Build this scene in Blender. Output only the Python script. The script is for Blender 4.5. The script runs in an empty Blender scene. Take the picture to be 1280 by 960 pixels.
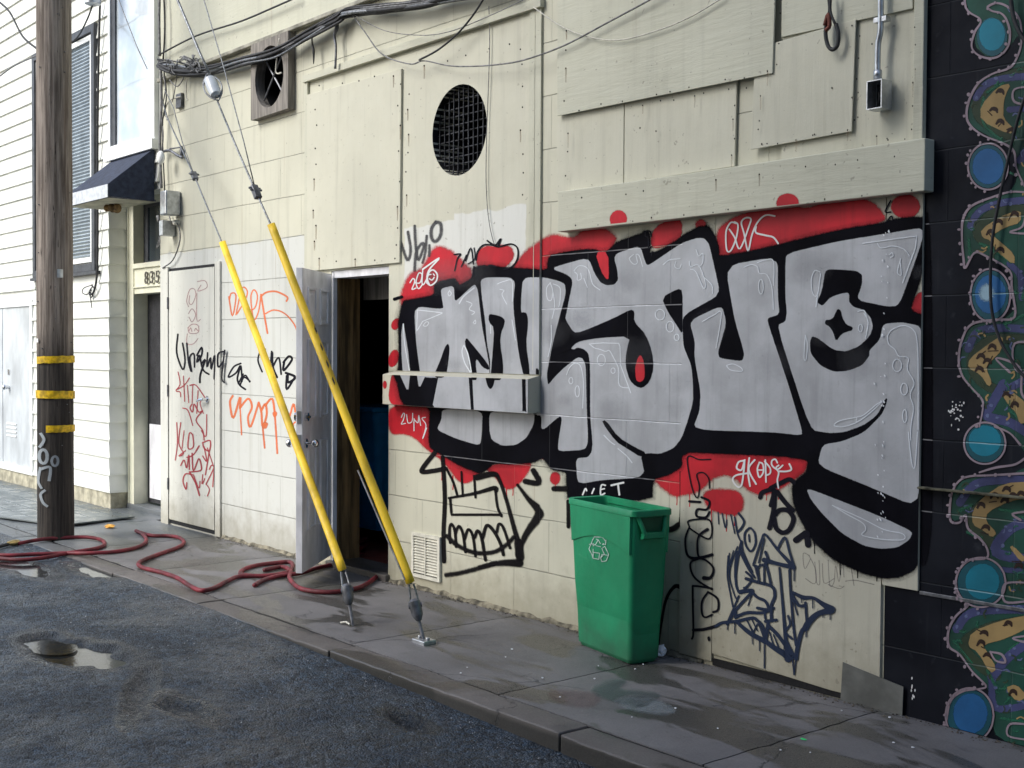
import bpy, bmesh, math, random
import numpy as np
from mathutils import Vector, Matrix, noise
from mathutils.geometry import tessellate_polygon
random.seed(7)
sc = bpy.context.scene
COL = sc.collection

# ------------------------------------------------------------------ camera model
F, YAW, PIT, ROL = 1559.5, 0.88156, -0.026441, 0.0055875
DIST = 4.55; H = DIST * 0.33107
fw = np.array([-math.sin(YAW)*math.cos(PIT), math.cos(YAW)*math.cos(PIT), math.sin(PIT)])
rt = np.array([math.cos(YAW), math.sin(YAW), 0.0]); up = np.cross(rt, fw)
R_ = rt*math.cos(ROL) + up*math.sin(ROL); U_ = -rt*math.sin(ROL) + up*math.cos(ROL)
CAM = np.array([0, -DIST, H])
def ray(x, y): return fw*F + R_*(x-640) - U_*(y-480)
def W(x, y, yo=0.0):                    # point on a plane parallel to the wall
    d = ray(x, y); return CAM + d*((yo-CAM[1])/d[1])
def G(x, y, z=0.0):                     # point on a level plane
    d = ray(x, y); return CAM + d*((z-CAM[2])/d[2])
def VP(x, y, a, b):                     # point on the vertical plane through ground points a and b
    n = np.array([-(b[1]-a[1]), b[0]-a[0], 0.0]); d = ray(x, y)
    t = np.dot(np.array([a[0], a[1], 0])-CAM, n)/np.dot(d, n); return CAM + d*t

cd = bpy.data.cameras.new('camera'); co = bpy.data.objects.new('camera', cd); COL.objects.link(co)
co.matrix_world = Matrix(((R_[0], U_[0], -fw[0], CAM[0]), (R_[1], U_[1], -fw[1], CAM[1]), (R_[2], U_[2], -fw[2], CAM[2]), (0, 0, 0, 1)))
cd.sensor_fit = 'HORIZONTAL'; cd.sensor_width = 36; cd.lens = F/1280*36; cd.clip_end = 400; cd.clip_start = 0.05
sc.camera = co

# ------------------------------------------------------------------ objects
def tag(o, label=None, cat=None, group=None, kind=None):
    if label: o['label'] = label
    if cat: o['category'] = cat
    if group: o['group'] = group
    if kind: o['kind'] = kind
    return o
def empty(name, loc, label, cat, group=None):
    o = bpy.data.objects.new(name, None); COL.objects.link(o); o.location = loc
    o.empty_display_size = .1
    return tag(o, label, cat, group)
ROOTLOC = {}
def child(o, parent):
    o.parent = parent
    # parents are only ever translated, their children keep their place
    l = Vector((0, 0, 0)); p = parent
    if parent.type == 'EMPTY': l = Vector(parent.location)
    o.matrix_parent_inverse = Matrix.Translation(-l)
    return o

class MB:
    def __init__(s): s.v = []; s.f = []; s.a = []; s.smooth = False
    def add(s, vs, fs, at=None):
        o = len(s.v); s.v += [tuple(float(c) for c in p) for p in vs]; s.f += [tuple(i+o for i in f) for f in fs]
        s.a += (list(at) if at is not None else [1.0]*len(vs)); return s
    def box(s, x0, x1, y0, y1, z0, z1, M=None):
        vs = [(x, y, z) for x in (x0, x1) for y in (y0, y1) for z in (z0, z1)]
        if M is not None: vs = [M @ Vector(v) for v in vs]
        return s.add(vs, [(0,1,3,2),(4,6,7,5),(0,4,5,1),(2,3,7,6),(0,2,6,4),(1,5,7,3)])
    def prism(s, pts, off):            # closed outline (3d points) extruded by an offset vector
        n = len(pts); off = Vector(off)
        a = [Vector(p) for p in pts]; b = [p+off for p in a]
        tri = tessellate_polygon([a])
        return s.add(a+b, [tuple(t) for t in tri] + [tuple(n+i for i in reversed(t)) for t in tri] + [(i, (i+1) % n, n+(i+1) % n, n+i) for i in range(n)])
    def tube(s, path, r, seg=8, cap=True):
        path = [Vector(p) for p in path]; n = len(path)
        rs = r if isinstance(r, (list, tuple)) else [r]*n
        vs = []; fs = []; prev = None
        for i, p in enumerate(path):
            t = (path[min(i+1, n-1)] - path[max(i-1, 0)]).normalized()
            if prev is None:
                a = Vector((0, 0, 1)) if abs(t.z) < .9 else Vector((1, 0, 0))
                u = t.cross(a).normalized()
            else:
                u = (prev - t*prev.dot(t)).normalized()
            prev = u; w = t.cross(u)
            for k in range(seg):
                q = 2*math.pi*k/seg; vs.append(p + (u*math.cos(q) + w*math.sin(q))*rs[i])
        for i in range(n-1):
            for k in range(seg):
                k2 = (k+1) % seg; fs.append((i*seg+k, i*seg+k2, (i+1)*seg+k2, (i+1)*seg+k))
        if cap: fs.append(tuple(range(seg-1, -1, -1))); fs.append(tuple((n-1)*seg+k for k in range(seg)))
        return s.add(vs, fs)
    def sphere(s, c, r, seg=12, rings=8, sc3=(1, 1, 1)):
        vs = []; fs = []
        for i in range(rings+1):
            th = math.pi*i/rings
            for k in range(seg):
                q = 2*math.pi*k/seg
                vs.append((c[0]+r*sc3[0]*math.sin(th)*math.cos(q), c[1]+r*sc3[1]*math.sin(th)*math.sin(q), c[2]+r*sc3[2]*math.cos(th)))
        for i in range(rings):
            for k in range(seg):
                k2 = (k+1) % seg; fs.append((i*seg+k, (i+1)*seg+k, (i+1)*seg+k2, i*seg+k2))
        return s.add(vs, fs)
    def build(s, name, m, parent=None, label=None, cat=None, group=None, kind=None, bevel=0, smooth=False, attr=False):
        me = bpy.data.meshes.new(name); me.from_pydata(s.v, [], s.f); me.validate(); me.update()
        if attr:
            at = me.attributes.new('edge', 'FLOAT', 'POINT'); at.data.foreach_set('value', [float(x) for x in s.a])
        bm = bmesh.new(); bm.from_mesh(me)
        if not attr: bmesh.ops.recalc_face_normals(bm, faces=bm.faces)
        bm.to_mesh(me); bm.free()
        o = bpy.data.objects.new(name, me); COL.objects.link(o)
        if m is not None: me.materials.append(m)
        if smooth:
            for p in me.polygons: p.use_smooth = True
            if smooth != 'all':
                try: me.set_sharp_from_angle(angle=math.radians(38))
                except Exception: pass
        if bevel:
            b = o.modifiers.new('bevel', 'BEVEL'); b.width = bevel; b.segments = 2; b.limit_method = 'ANGLE'; b.angle_limit = math.radians(40)
            b.harden_normals = False
        if parent is not None: child(o, parent)
        return tag(o, label, cat, group, kind)

def cr(pts, n=8, closed=False):        # Catmull-Rom through points of any dimension
    P = [np.array(p, float) for p in pts]; out = []; m = len(P)
    rng = range(m if closed else m-1)
    for i in rng:
        p0 = P[(i-1) % m] if closed else P[max(i-1, 0)]; p1 = P[i]; p2 = P[(i+1) % m]; p3 = P[(i+2) % m] if closed else P[min(i+2, m-1)]
        for k in range(n):
            t = k/n
            out.append(.5*((2*p1)+(-p0+p2)*t+(2*p0-5*p1+4*p2-p3)*t*t+(-p0+3*p1-3*p2+p3)*t**3))
    if not closed: out.append(P[-1])
    return out

# ------------------------------------------------------------------ materials
class NT:
    def __init__(s, name):
        s.m = bpy.data.materials.new(name); s.m.use_nodes = True; s.t = s.m.node_tree; s.n = s.t.nodes; s.l = s.t.links
        s.b = s.n['Principled BSDF']
    def new(s, ty, **kw):
        x = s.n.new(ty)
        for k, v in kw.items(): setattr(x, k, v)
        return x
    def link(s, a, b): s.l.new(a, b)
    def pos(s): return s.new('ShaderNodeNewGeometry').outputs['Position']
    def mapping(s, src, scale=(1, 1, 1), loc=(0, 0, 0)):
        m = s.new('ShaderNodeMapping'); m.inputs['Scale'].default_value = scale; m.inputs['Location'].default_value = loc
        s.link(src, m.inputs['Vector']); return m.outputs['Vector']
    def noise(s, vec, scale, detail=4, rough=.55, dist=0):
        x = s.new('ShaderNodeTexNoise'); x.inputs['Scale'].default_value = scale; x.inputs['Detail'].default_value = detail
        x.inputs['Roughness'].default_value = rough; x.inputs['Distortion'].default_value = dist
        s.link(vec, x.inputs['Vector']); return x.outputs['Fac']
    def ramp(s, fac, a, b, c0=0., c1=1.):
        x = s.new('ShaderNodeMapRange'); x.interpolation_type = 'SMOOTHSTEP'
        x.inputs['From Min'].default_value = a; x.inputs['From Max'].default_value = b
        x.inputs['To Min'].default_value = c0; x.inputs['To Max'].default_value = c1
        s.link(fac, x.inputs['Value']); return x.outputs['Result']
    def math(s, op, a, b=None, clamp=False):
        x = s.new('ShaderNodeMath', operation=op, use_clamp=clamp)
        for i, v in enumerate((a, b)):
            if v is None: continue
            if isinstance(v, (int, float)): x.inputs[i].default_value = v
            else: s.link(v, x.inputs[i])
        return x.outputs[0]
    def mix(s, fac, a, b):
        x = s.new('ShaderNodeMix', data_type='RGBA')
        if isinstance(fac, (int, float)): x.inputs[0].default_value = fac
        else: s.link(fac, x.inputs[0])
        for i, v in ((6, a), (7, b)):
            if isinstance(v, (tuple, list)): x.inputs[i].default_value = (*v[:3], 1)
            else: s.link(v, x.inputs[i])
        return x.outputs[2]
    def sep(s, v):
        x = s.new('ShaderNodeSeparateXYZ'); s.link(v, x.inputs[0]); return x.outputs
    def comb(s, x, y, z):
        c = s.new('ShaderNodeCombineXYZ')
        for i, v in enumerate((x, y, z)):
            if isinstance(v, (int, float)): c.inputs[i].default_value = v
            else: s.link(v, c.inputs[i])
        return c.outputs[0]
    def bump(s, h, strength=.3, dist=.01, prev=None):
        x = s.new('ShaderNodeBump'); x.inputs['Strength'].default_value = strength; x.inputs['Distance'].default_value = dist
        s.link(h, x.inputs['Height'])
        if prev is not None: s.link(prev, x.inputs['Normal'])
        return x.outputs['Normal']
    def set(s, col=None, rough=None, metal=None, nrm=None, spec=None):
        for k, v in (('Base Color', col), ('Roughness', rough), ('Metallic', metal), ('Normal', nrm), ('Specular IOR Level', spec)):
            if v is None: continue
            if isinstance(v, (int, float)): s.b.inputs[k].default_value = v
            elif isinstance(v, (tuple, list)): s.b.inputs[k].default_value = (*v[:3], 1)
            else: s.link(v, s.b.inputs[k])
        return s.m

COURSE, BLK = 0.2935, 0.605
def blocks(t, P, xoff=0.0):
    s = t.sep(P)
    wb = t.math('MULTIPLY', t.math('SUBTRACT', t.noise(P, 2.6, 3, .6), .5), .010)
    v = t.comb(t.math('ADD', t.math('ADD', s[0], wb), 4.889 + BLK*40 + xoff), t.math('ADD', t.math('ADD', s[2], wb), -1.447 + COURSE*40), 0.0)
    b = t.new('ShaderNodeTexBrick'); b.offset = .5; b.offset_frequency = 2
    b.inputs['Scale'].default_value = 1; b.inputs['Brick Width'].default_value = BLK; b.inputs['Row Height'].default_value = COURSE
    b.inputs['Mortar Size'].default_value = .0030; b.inputs['Mortar Smooth'].default_value = .6
    t.link(v, b.inputs['Vector'])
    # course line alone: distance to the nearest bed joint
    z = t.math('DIVIDE', t.math('ADD', t.math('ADD', s[2], wb), -1.447 + COURSE*40), COURSE)
    d = t.math('ABSOLUTE', t.math('SUBTRACT', t.math('FRACT', t.math('ADD', z, .5)), .5))
    bed = t.math('MULTIPLY', t.ramp(d, .005, .014, 1, 0), t.ramp(t.noise(P, 5, 4), .3, .5, .45, 1))
    joint = t.math('MAXIMUM', t.math('MULTIPLY', b.outputs['Fac'], .55), bed)
    return joint, bed, s

def simple(name, col, rough=.6, metal=0., nscale=12, amt=.18, bump=.15, bdist=.004, stretch=(1, 1, 1), spec=.4):
    t = NT(name); P = t.mapping(t.pos(), stretch)
    n = t.noise(P, nscale, 5); n2 = t.noise(P, nscale*6, 3)
    dark = tuple(c*(1-amt*1.6) for c in col); lite = tuple(min(1, c*(1+amt)) for c in col)
    c = t.mix(t.ramp(n, .3, .7), dark, lite)
    r = t.ramp(n2, .3, .7, max(.05, rough-.08), min(1, rough+.08))
    return t.set(c, r, metal, t.bump(n2, bump, bdist), spec)

CREAM = (.62, .608, .488); CREAM2 = (.60, .61, .57)
def wallmat(name, base, patch=None, block=True, grain=None, dirt=.5, rowtint=False):
    t = NT(name); P = t.pos(); n1 = t.noise(P, 1.3, 5, .6); n2 = t.noise(P, 9, 5, .6); n3 = t.noise(P, 90, 3)
    st = t.noise(t.mapping(P, (14, 14, .7)), 1.0, 5, .65)
    s = t.sep(P)
    c = t.mix(t.ramp(n1, .25, .75), tuple(x*.88 for x in base), base)
    if patch:                                         # areas rolled over with a newer, whiter paint
        wob = t.math('MULTIPLY', t.math('SUBTRACT', t.noise(P, 5, 2), .5), .08)
        for (x0, x1, z0, z1, colr) in patch:
            zz = t.math('ADD', s[2], wob); xx = t.math('ADD', s[0], wob)
            m = t.math('MULTIPLY', t.math('MULTIPLY', t.ramp(xx, x0-.006, x0+.006), t.ramp(xx, x1-.006, x1+.006, 1, 0)),
                       t.math('MULTIPLY', t.ramp(zz, z0-.006, z0+.006), t.ramp(zz, z1-.006, z1+.006, 1, 0)))
            c = t.mix(m, c, colr)
    c = t.mix(t.math('MULTIPLY', t.ramp(st, .50, .74), .36*dirt*2), c, tuple(x*.55 for x in base))
    c = t.mix(t.math('MULTIPLY', t.ramp(n2, .55, .8), .18), c, tuple(x*.6 for x in base))
    # splash grime in a ragged band at the foot of the wall
    g = t.math('ADD', s[2], t.math('MULTIPLY', n2, -.45))
    c = t.mix(t.math('MULTIPLY', t.ramp(g, -.25, .16, 1, 0), .55), c, (.22, .19, .12))
    chips = t.ramp(t.noise(P, 34, 2), .70, .73)
    c = t.mix(t.math('MULTIPLY', chips, .55), c, (.24, .22, .17))
    ru = t.math('MULTIPLY', t.ramp(t.noise(t.mapping(P, (26, 26, .55)), 1.0, 3, .5), .66, .74), t.ramp(t.noise(P, .7, 2), .45, .6))
    c = t.mix(t.math('MULTIPLY', ru, .30), c, (.30, .22, .12))
    h = t.math('ADD', t.math('MULTIPLY', n3, .15), t.math('MULTIPLY', n2, .5))
    nr = t.bump(h, .35, .006)
    if grain:
        w = t.noise(t.mapping(P, grain), 1, 4, .7, .4); nr = t.bump(w, .5, .006, nr)
    if block:
        j, bed, _ = blocks(t, P)
        jj = t.math('MULTIPLY', j, t.ramp(n1, .2, .6, .45, 1))
        c = t.mix(t.math('MULTIPLY', jj, .62), c, tuple(x*.32 for x in base))
        nr = t.bump(t.math('MULTIPLY', j, -1), .8, .006, nr)
    return t.set(c, t.ramp(n2, .3, .7, .55, .75), 0, nr, .3)

def paint(name, col, block=True, soft=.5, alpha=1.0, rough=.55, jointcol=None, var=.12, streak=0., metal=0., jamt=.85):
    t = NT(name); P = t.pos(); n1 = t.noise(P, 3, 5, .6); n2 = t.noise(P, 45, 4, .7); n3 = t.noise(P, 260, 2)
    c = t.mix(t.ramp(n1, .3, .7), tuple(x*(1-var) for x in col), tuple(min(1, x*(1+var)) for x in col))
    if streak:
        st = t.noise(t.mapping(P, (22, 22, 1.2)), 1.0, 5, .65)
        c = t.mix(t.math('MULTIPLY', t.ramp(st, .48, .75), streak), c, tuple(x*.55 for x in col))
        c = t.mix(t.math('MULTIPLY', t.ramp(t.noise(P, 30, 2), .70, .74), .28), c, tuple(x*.6 for x in col))
    h = t.math('ADD', t.math('MULTIPLY', t.noise(P, 90, 3), .2), t.math('MULTIPLY', t.noise(P, 9, 4), .5))
    nr = t.bump(h, .35, .006)
    if block:
        j, bed, _ = blocks(t, P)
        jc = jointcol or tuple(min(1, x*2.2+.05) for x in col)
        m = t.math('MULTIPLY', t.math('MAXIMUM', t.math('MULTIPLY', j, .35), bed), t.ramp(t.noise(P, 7, 3), .3, .6, .25, jamt))
        c = t.mix(m, c, jc)
        nr = t.bump(t.math('MULTIPLY', j, -1), .8, .006, nr)
    at = t.new('ShaderNodeAttribute', attribute_name='edge').outputs['Fac']
    # spray speckle: the coat breaks up into droplets towards its edge
    a = t.math('ADD', at, t.math('MULTIPLY', t.math('SUBTRACT', t.math('ADD', t.math('MULTIPLY', n2, .5), t.math('MULTIPLY', n3, .5)), .5), 1.4*soft))
    a = t.ramp(a, .5-.45*soft, .5+.45*soft, 0, alpha)
    t.set(c, rough, metal, nr, .03 if max(col) < .03 else .3)
    t.link(a, t.b.inputs['Alpha'])
    return t.m

M = {}
M['wall'] = wallmat('cream_block_paint', CREAM, patch=[(-10.4, -7.80, -.2, 2.33, CREAM2)], dirt=.5)
M['ply'] = wallmat('cream_board_paint', (.625, .612, .495), patch=[(-6.60, -6.07, 1.0, 2.29, (.68, .685, .64)), (-6.08, -5.4, 1.0, 2.33, (.68, .685, .64))], block=False, grain=(30, 30, 2.2), dirt=.45)
M['plyh'] = wallmat('cream_rough_board_paint', (.595, .592, .475), block=False, grain=(3, 3, 26), dirt=.3)
M['trim'] = wallmat('cream_trim_paint', (.585, .58, .465), block=False, grain=(3, 3, 30), dirt=.4)
M['plylow'] = wallmat('cream_low_board_paint', (.55, .53, .43), block=False, grain=(20, 20, 2), dirt=.6)
M['sid'] = simple('siding_paint', (.86, .87, .80), .5, nscale=4, amt=.05, bump=.1)
M['sidtrim'] = simple('siding_trim_paint', (.80, .79, .62), .5, nscale=5, amt=.06, bump=.1)
M['found'] = simple('foundation_concrete', (.46, .43, .32), .9, nscale=9, amt=.25, bump=.5)
M['white'] = simple('white_trim_paint', (.86, .88, .86), .45, nscale=6, amt=.04, bump=.08)
M['dgrey'] = simple('dark_window_frame', (.06, .065, .075), .5, amt=.2)
M['awn'] = simple('awning_canvas', (.035, .045, .075), .85, nscale=20, amt=.2, bump=.3)
M['awnw'] = simple('awning_valance', (.62, .66, .70), .8, nscale=20, amt=.12, bump=.2)
M['soffit'] = simple('awning_soffit', (.55, .53, .40), .8, nscale=8, amt=.15)
M['steel'] = simple('galvanised_steel', (.50, .52, .54), .38, .85, nscale=25, amt=.15, bump=.1)
M['dsteel'] = simple('weathered_steel', (.16, .165, .18), .5, .6, nscale=25, amt=.3, bump=.2)
M['chrome'] = simple('bright_chrome', (.75, .76, .78), .16, 1.0, nscale=10, amt=.05, bump=.02)
M['cable'] = simple('guy_strand', (.22, .23, .24), .45, .7, nscale=60, amt=.3)
M['blackwire'] = simple('black_cable', (.03, .03, .032), .6, nscale=30, amt=.3)
M['greywire'] = simple('grey_cable', (.20, .20, .20), .6, nscale=30, amt=.3)
M['whitewire'] = simple('white_cable', (.62, .60, .52), .6, nscale=30, amt=.15)
M['yellow'] = simple('yellow_guard_plastic', (.78, .52, .018), .5, nscale=5, amt=.22, bump=.06, stretch=(1, 1, .4))
M['band'] = simple('yellow_reflective_band', (.72, .46, .01), .5, nscale=25, amt=.3)
M['hose'] = simple('red_hose_rubber', (.15, .014, .022), .6, nscale=9, amt=.35, bump=.1)
M['brass'] = simple('brass_fitting', (.55, .43, .2), .35, .9, nscale=40, amt=.2)
M['green'] = simple('green_bin_plastic', (.006, .205, .085), .42, nscale=5, amt=.16, bump=.12, stretch=(1, 1, .5), spec=.45)
t = NT('scuffed_green_plastic'); P = t.pos()
c = t.mix(t.ramp(t.noise(P, 3, 5), .3, .7), (.008, .22, .095), (.014, .31, .138))
sc1 = t.math('MULTIPLY', t.ramp(t.noise(t.mapping(P, (6, 6, 30)), 1.2, 5, .7), .60, .72), t.ramp(t.noise(P, 4, 3), .45, .6))
c = t.mix(t.math('MULTIPLY', sc1, .35), c, (.10, .34, .20))
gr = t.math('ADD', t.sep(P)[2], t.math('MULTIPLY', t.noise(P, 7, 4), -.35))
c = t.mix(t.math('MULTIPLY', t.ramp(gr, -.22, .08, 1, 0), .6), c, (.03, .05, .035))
c = t.mix(t.math('MULTIPLY', t.ramp(t.noise(t.mapping(P, (25, 25, 2)), 1, 4), .55, .75), .25), c, (.02, .10, .05))
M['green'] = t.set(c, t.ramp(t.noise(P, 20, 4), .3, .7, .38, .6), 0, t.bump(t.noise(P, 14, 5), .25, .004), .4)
M['greenin'] = simple('green_bin_inside', (.008, .12, .05), .6, nscale=5, amt=.25)
M['mark'] = simple('pale_stamp_ink', (.55, .68, .62), .6, nscale=60, amt=.2)
M['doorgrey'] = simple('grey_door_paint', (.80, .80, .83), .5, nscale=7, amt=.14, bump=.1, stretch=(1, 1, .5))
M['doorwhite'] = wallmat('white_door_paint', (.70, .70, .63), block=False, grain=(8, 8, 2), dirt=.6)
M['doorblue'] = simple('pale_blue_door_paint', (.60, .64, .66), .38, nscale=3, amt=.16, bump=.1, stretch=(1, 1, .5))
M['doordark'] = simple('dark_door_paint', (.035, .035, .04), .5, amt=.25)
M['wood'] = simple('raw_brown_timber', (.27, .17, .07), .8, nscale=4, amt=.45, bump=.6, stretch=(6, 6, .5))
M['woodgrey'] = simple('weathered_box_timber', (.235, .215, .19), .8, nscale=4, amt=.25, bump=.4, stretch=(8, 8, .8))
M['strip'] = simple('weathered_strip', (.34, .33, .27), .8, nscale=8, amt=.3, bump=.5)
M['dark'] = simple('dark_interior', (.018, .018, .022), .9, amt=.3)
M['void'] = simple('black_duct', (.004, .004, .006), .7, amt=.3)
M['redfloor'] = simple('red_brown_floor', (.22, .055, .035), .7, nscale=3, amt=.3)
M['bluebin'] = simple('blue_cart_plastic', (.03, .40, .95), .5, nscale=4, amt=.15)
M['bag'] = simple('grey_sack', (.13, .13, .14), .8, nscale=6, amt=.3, bump=.6)
M['patch'] = simple('dull_sheet_metal', (.17, .175, .165), .55, .5, nscale=5, amt=.22, bump=.2)
M['litter'] = simple('white_paper', (.85, .87, .9), .8, amt=.08)
M['leaf'] = simple('orange_peel', (.6, .32, .06), .7, amt=.3)
M['greenbit'] = simple('green_bottle_cap', (.02, .6, .15), .4, amt=.2)
M['blindm'] = simple('venetian_blind_slat', (.34, .40, .44), .5, nscale=6, amt=.15, spec=.3)
M['grille'] = simple('painted_grille', (.70, .68, .58), .5, nscale=20, amt=.1)
M['digits'] = simple('dark_house_digit', (.10, .09, .07), .5, amt=.2)

def glass(name, col, rough=.06):
    t = NT(name); n = t.noise(t.pos(), 2.0, 4)
    t.set(t.mix(t.ramp(n, .3, .7), col, tuple(x*1.5 for x in col)), rough, 0, t.bump(t.noise(t.pos(), 1.2, 2), .12, .02), .9); return t.m
M['glass'] = glass('dark_window_glass', (.03, .04, .05))
t = NT('painted_sky_glass'); n = t.noise(t.pos(), 1.4, 4, .6)
M['glassw'] = t.set(t.mix(t.ramp(n, .35, .65), (.46, .54, .60), (.78, .83, .87)), .06, 0, None, 1.0)  # pale pane colour imitates a bright sky reflection

# pole timber with tar-dark foot
t = NT('pole_timber'); P = t.pos(); s = t.sep(P)
g = t.noise(t.mapping(P, (38, 38, 1.6)), 1, 6, .7, .3); g2 = t.noise(t.mapping(P, (9, 9, .8)), 1, 4); g3 = t.noise(P, 16, 3)
c = t.mix(t.ramp(g, .3, .7), (.10, .08, .066), (.38, .33, .285))
c = t.mix(t.math('MULTIPLY', t.ramp(g2, .5, .75), .5), c, (.07, .035, .025))
wob = t.math('ADD', s[2], t.math('MULTIPLY', g2, .5))
c = t.mix(t.ramp(wob, 1.55, 1.95, 1, 0), c, t.mix(t.ramp(g, .3, .7), (.018, .016, .015), (.07, .06, .052)))
c = t.mix(t.ramp(t.noise(t.mapping(P, (60, 60, 6)), 1, 3), .68, .72), c, (.02, .015, .012))
M['pole'] = t.set(c, .8, 0, t.bump(g, .9, .012), .25)

# black mural wall
M['mural'] = None
t = NT('black_mural_wall_paint'); P = t.pos(); j, bed, s = blocks(t, P)
n1 = t.noise(P, 2.2, 5); n2 = t.noise(P, 14, 5)
c = t.mix(t.ramp(n1, .3, .7), (.006, .007, .011), (.017, .019, .026))
c = t.mix(t.math('MULTIPLY', t.ramp(n2, .62, .8), .35), c, (.07, .075, .085))
st = t.noise(t.mapping(P, (30, 30, 1.5)), 1, 4); c = t.mix(t.math('MULTIPLY', t.ramp(st, .6, .8), .3), c, (.06, .065, .07))
c = t.mix(t.math('MULTIPLY', bed, .35), c, (.08, .085, .09))
M['mural'] = t.set(c, t.ramp(n2, .3, .7, .38, .6), 0, t.bump(t.math('MULTIPLY', j, -1), .8, .008, t.bump(n2, .3, .005)), .07)

# paints: on block and on board
for sfx, blk in (('', True), ('_b', False)):
    M['p_red'+sfx] = paint('red_spray'+sfx, (.52, .008, .020), blk, .9, .97, .6, var=.25, streak=.35, jointcol=(.7, .3, .25))
    M['p_black'+sfx] = paint('black_spray'+sfx, (.0045, .0045, .007), blk, .8, 1.0, .6, var=.4, jointcol=(.42, .42, .44), jamt=.55)
    M['p_silver'+sfx] = paint('silver_spray'+sfx, (.385, .40, .43), blk, .7, 1.0, .42, var=.16, streak=.38, metal=.15, jointcol=(.82, .84, .88))
    M['p_white'+sfx] = paint('white_marker'+sfx, (.80, .80, .80), False, .35, .9, .5, var=.1)
    M['p_pale'+sfx] = paint('pale_drip_line'+sfx, (.72, .76, .80), False, .5, .85, .5, var=.1)
    M['p_tag'+sfx] = paint('black_marker'+sfx, (.012, .012, .018), False, .35, .97, .45, var=.3)
    M['p_soft'+sfx] = paint('soft_black_spray'+sfx, (.010, .009, .010), False, 1.0, .95, .6, var=.3)
M['p_grey'] = paint('thin_grey_spray', (.05, .05, .055), False, 1.1, .8, .6)
M['p_pencil'] = paint('faint_pencil', (.25, .22, .22), False, .8, .45, .6)
M['p_pink'] = paint('pink_marker', (.5, .12, .14), False, .7, .5, .6)
M['p_maroon'] = paint('maroon_marker', (.42, .03, .045), False, .35, .82, .5)
M['p_orange'] = paint('orange_marker', (.78, .17, .045), False, .6, .78, .5)
M['p_blue'] = paint('dark_blue_marker', (.008, .02, .055), False, .35, .98, .45)
M['p_rust'] = paint('rust_run', (.20, .11, .05), False, 1.4, .38, .7)
M['p_halo'] = paint('thin_black_overspray', (.02, .02, .022), False, 1.9, .55, .6)
M['p_cloud'] = paint('thin_grey_overspray', (.16, .165, .18), False, 2.2, .13, .5)
M['m_brightgreen'] = paint('mural_bright_green', (.02, .14, .075), False, 1., .75, .6, var=.3)
M['m_green'] = paint('mural_green', (.012, .065, .045), True, .9, .97, .6, var=.5, jointcol=(.2, .25, .22))
M['m_olive'] = paint('mural_olive', (.035, .055, .03), True, .8, .9, .6, var=.3, jointcol=(.2, .25, .22))
M['m_purple'] = paint('mural_purple', (.06, .068, .17), True, .9, .9, .6, var=.45, jointcol=(.25, .25, .35))
M['m_lilac'] = paint('mural_lilac', (.14, .17, .32), False, .9, .75, .6, var=.3)
M['m_gold'] = paint('mural_gold', (.36, .245, .10), True, .6, .97, .6, var=.3, jointcol=(.5, .45, .3))
M['m_spot'] = paint('mural_brown_spot', (.03, .014, .01), False, .7, .92, .6, var=.2)
M['m_pink'] = paint('mural_pink_line', (.30, .235, .27), True, .5, 1, .6, var=.25, jointcol=(.6, .55, .6))
M['m_teal'] = paint('mural_teal', (.004, .18, .26), True, .5, 1, .5, var=.25, jointcol=(.3, .5, .55))
M['m_blue'] = paint('mural_blue', (.014, .11, .29), True, .6, 1, .5, var=.25, jointcol=(.3, .5, .55))
M['m_glow'] = paint('mural_pale_centre', (.35, .52, .62), False, 1.0, .9, .5, var=.1)
M['m_rim'] = paint('mural_teal_rim', (.006, .075, .10), True, .8, 1, .5, var=.2, jointcol=(.3, .5, .55))
# ------------------------------------------------------------------ spray paint and marker on a surface
def chaikin(pts, it=2, q=.22):
    P = [np.array(p, float) for p in pts]
    for _ in range(it):
        o = []
        for i in range(len(P)):
            a, b = P[i], P[(i+1) % len(P)]; o += [a*(1-q)+b*q, a*q+b*(1-q)]
        P = o
    return P
def offs(P, d):
    n = len(P); A = sum(P[i][0]*P[(i+1) % n][1]-P[(i+1) % n][0]*P[i][1] for i in range(n)); sg = 1 if A > 0 else -1
    out = []
    for i in range(n):
        t = P[(i+1) % n]-P[i-1]; l = np.hypot(*t) or 1; out.append(P[i]+np.array([t[1], -t[0]])/l*d*sg)
    return out
def poly_shape(pts, f=1.0, it=2, q=.22):
    P = chaikin(pts, it, q) if it else [np.array(p, float) for p in pts]
    # drop near-duplicates
    Q = [P[0]]
    for p in P[1:]:
        if np.hypot(*(p-Q[-1])) > .25: Q.append(p)
    if np.hypot(*(Q[0]-Q[-1])) < .25: Q.pop()
    P = Q; out, inn = offs(P, f), offs(P, -f*.5); n = len(P)
    tri = tessellate_polygon([[Vector((p[0], p[1], 0)) for p in inn]])
    fs = [[(inn[i], 1.) for i in t] for t in tri]
    fs += [[(inn[i], 1.), (out[i], 0.), (out[(i+1) % n], 0.), (inn[(i+1) % n], 1.)] for i in range(n)]
    return fs
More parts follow.
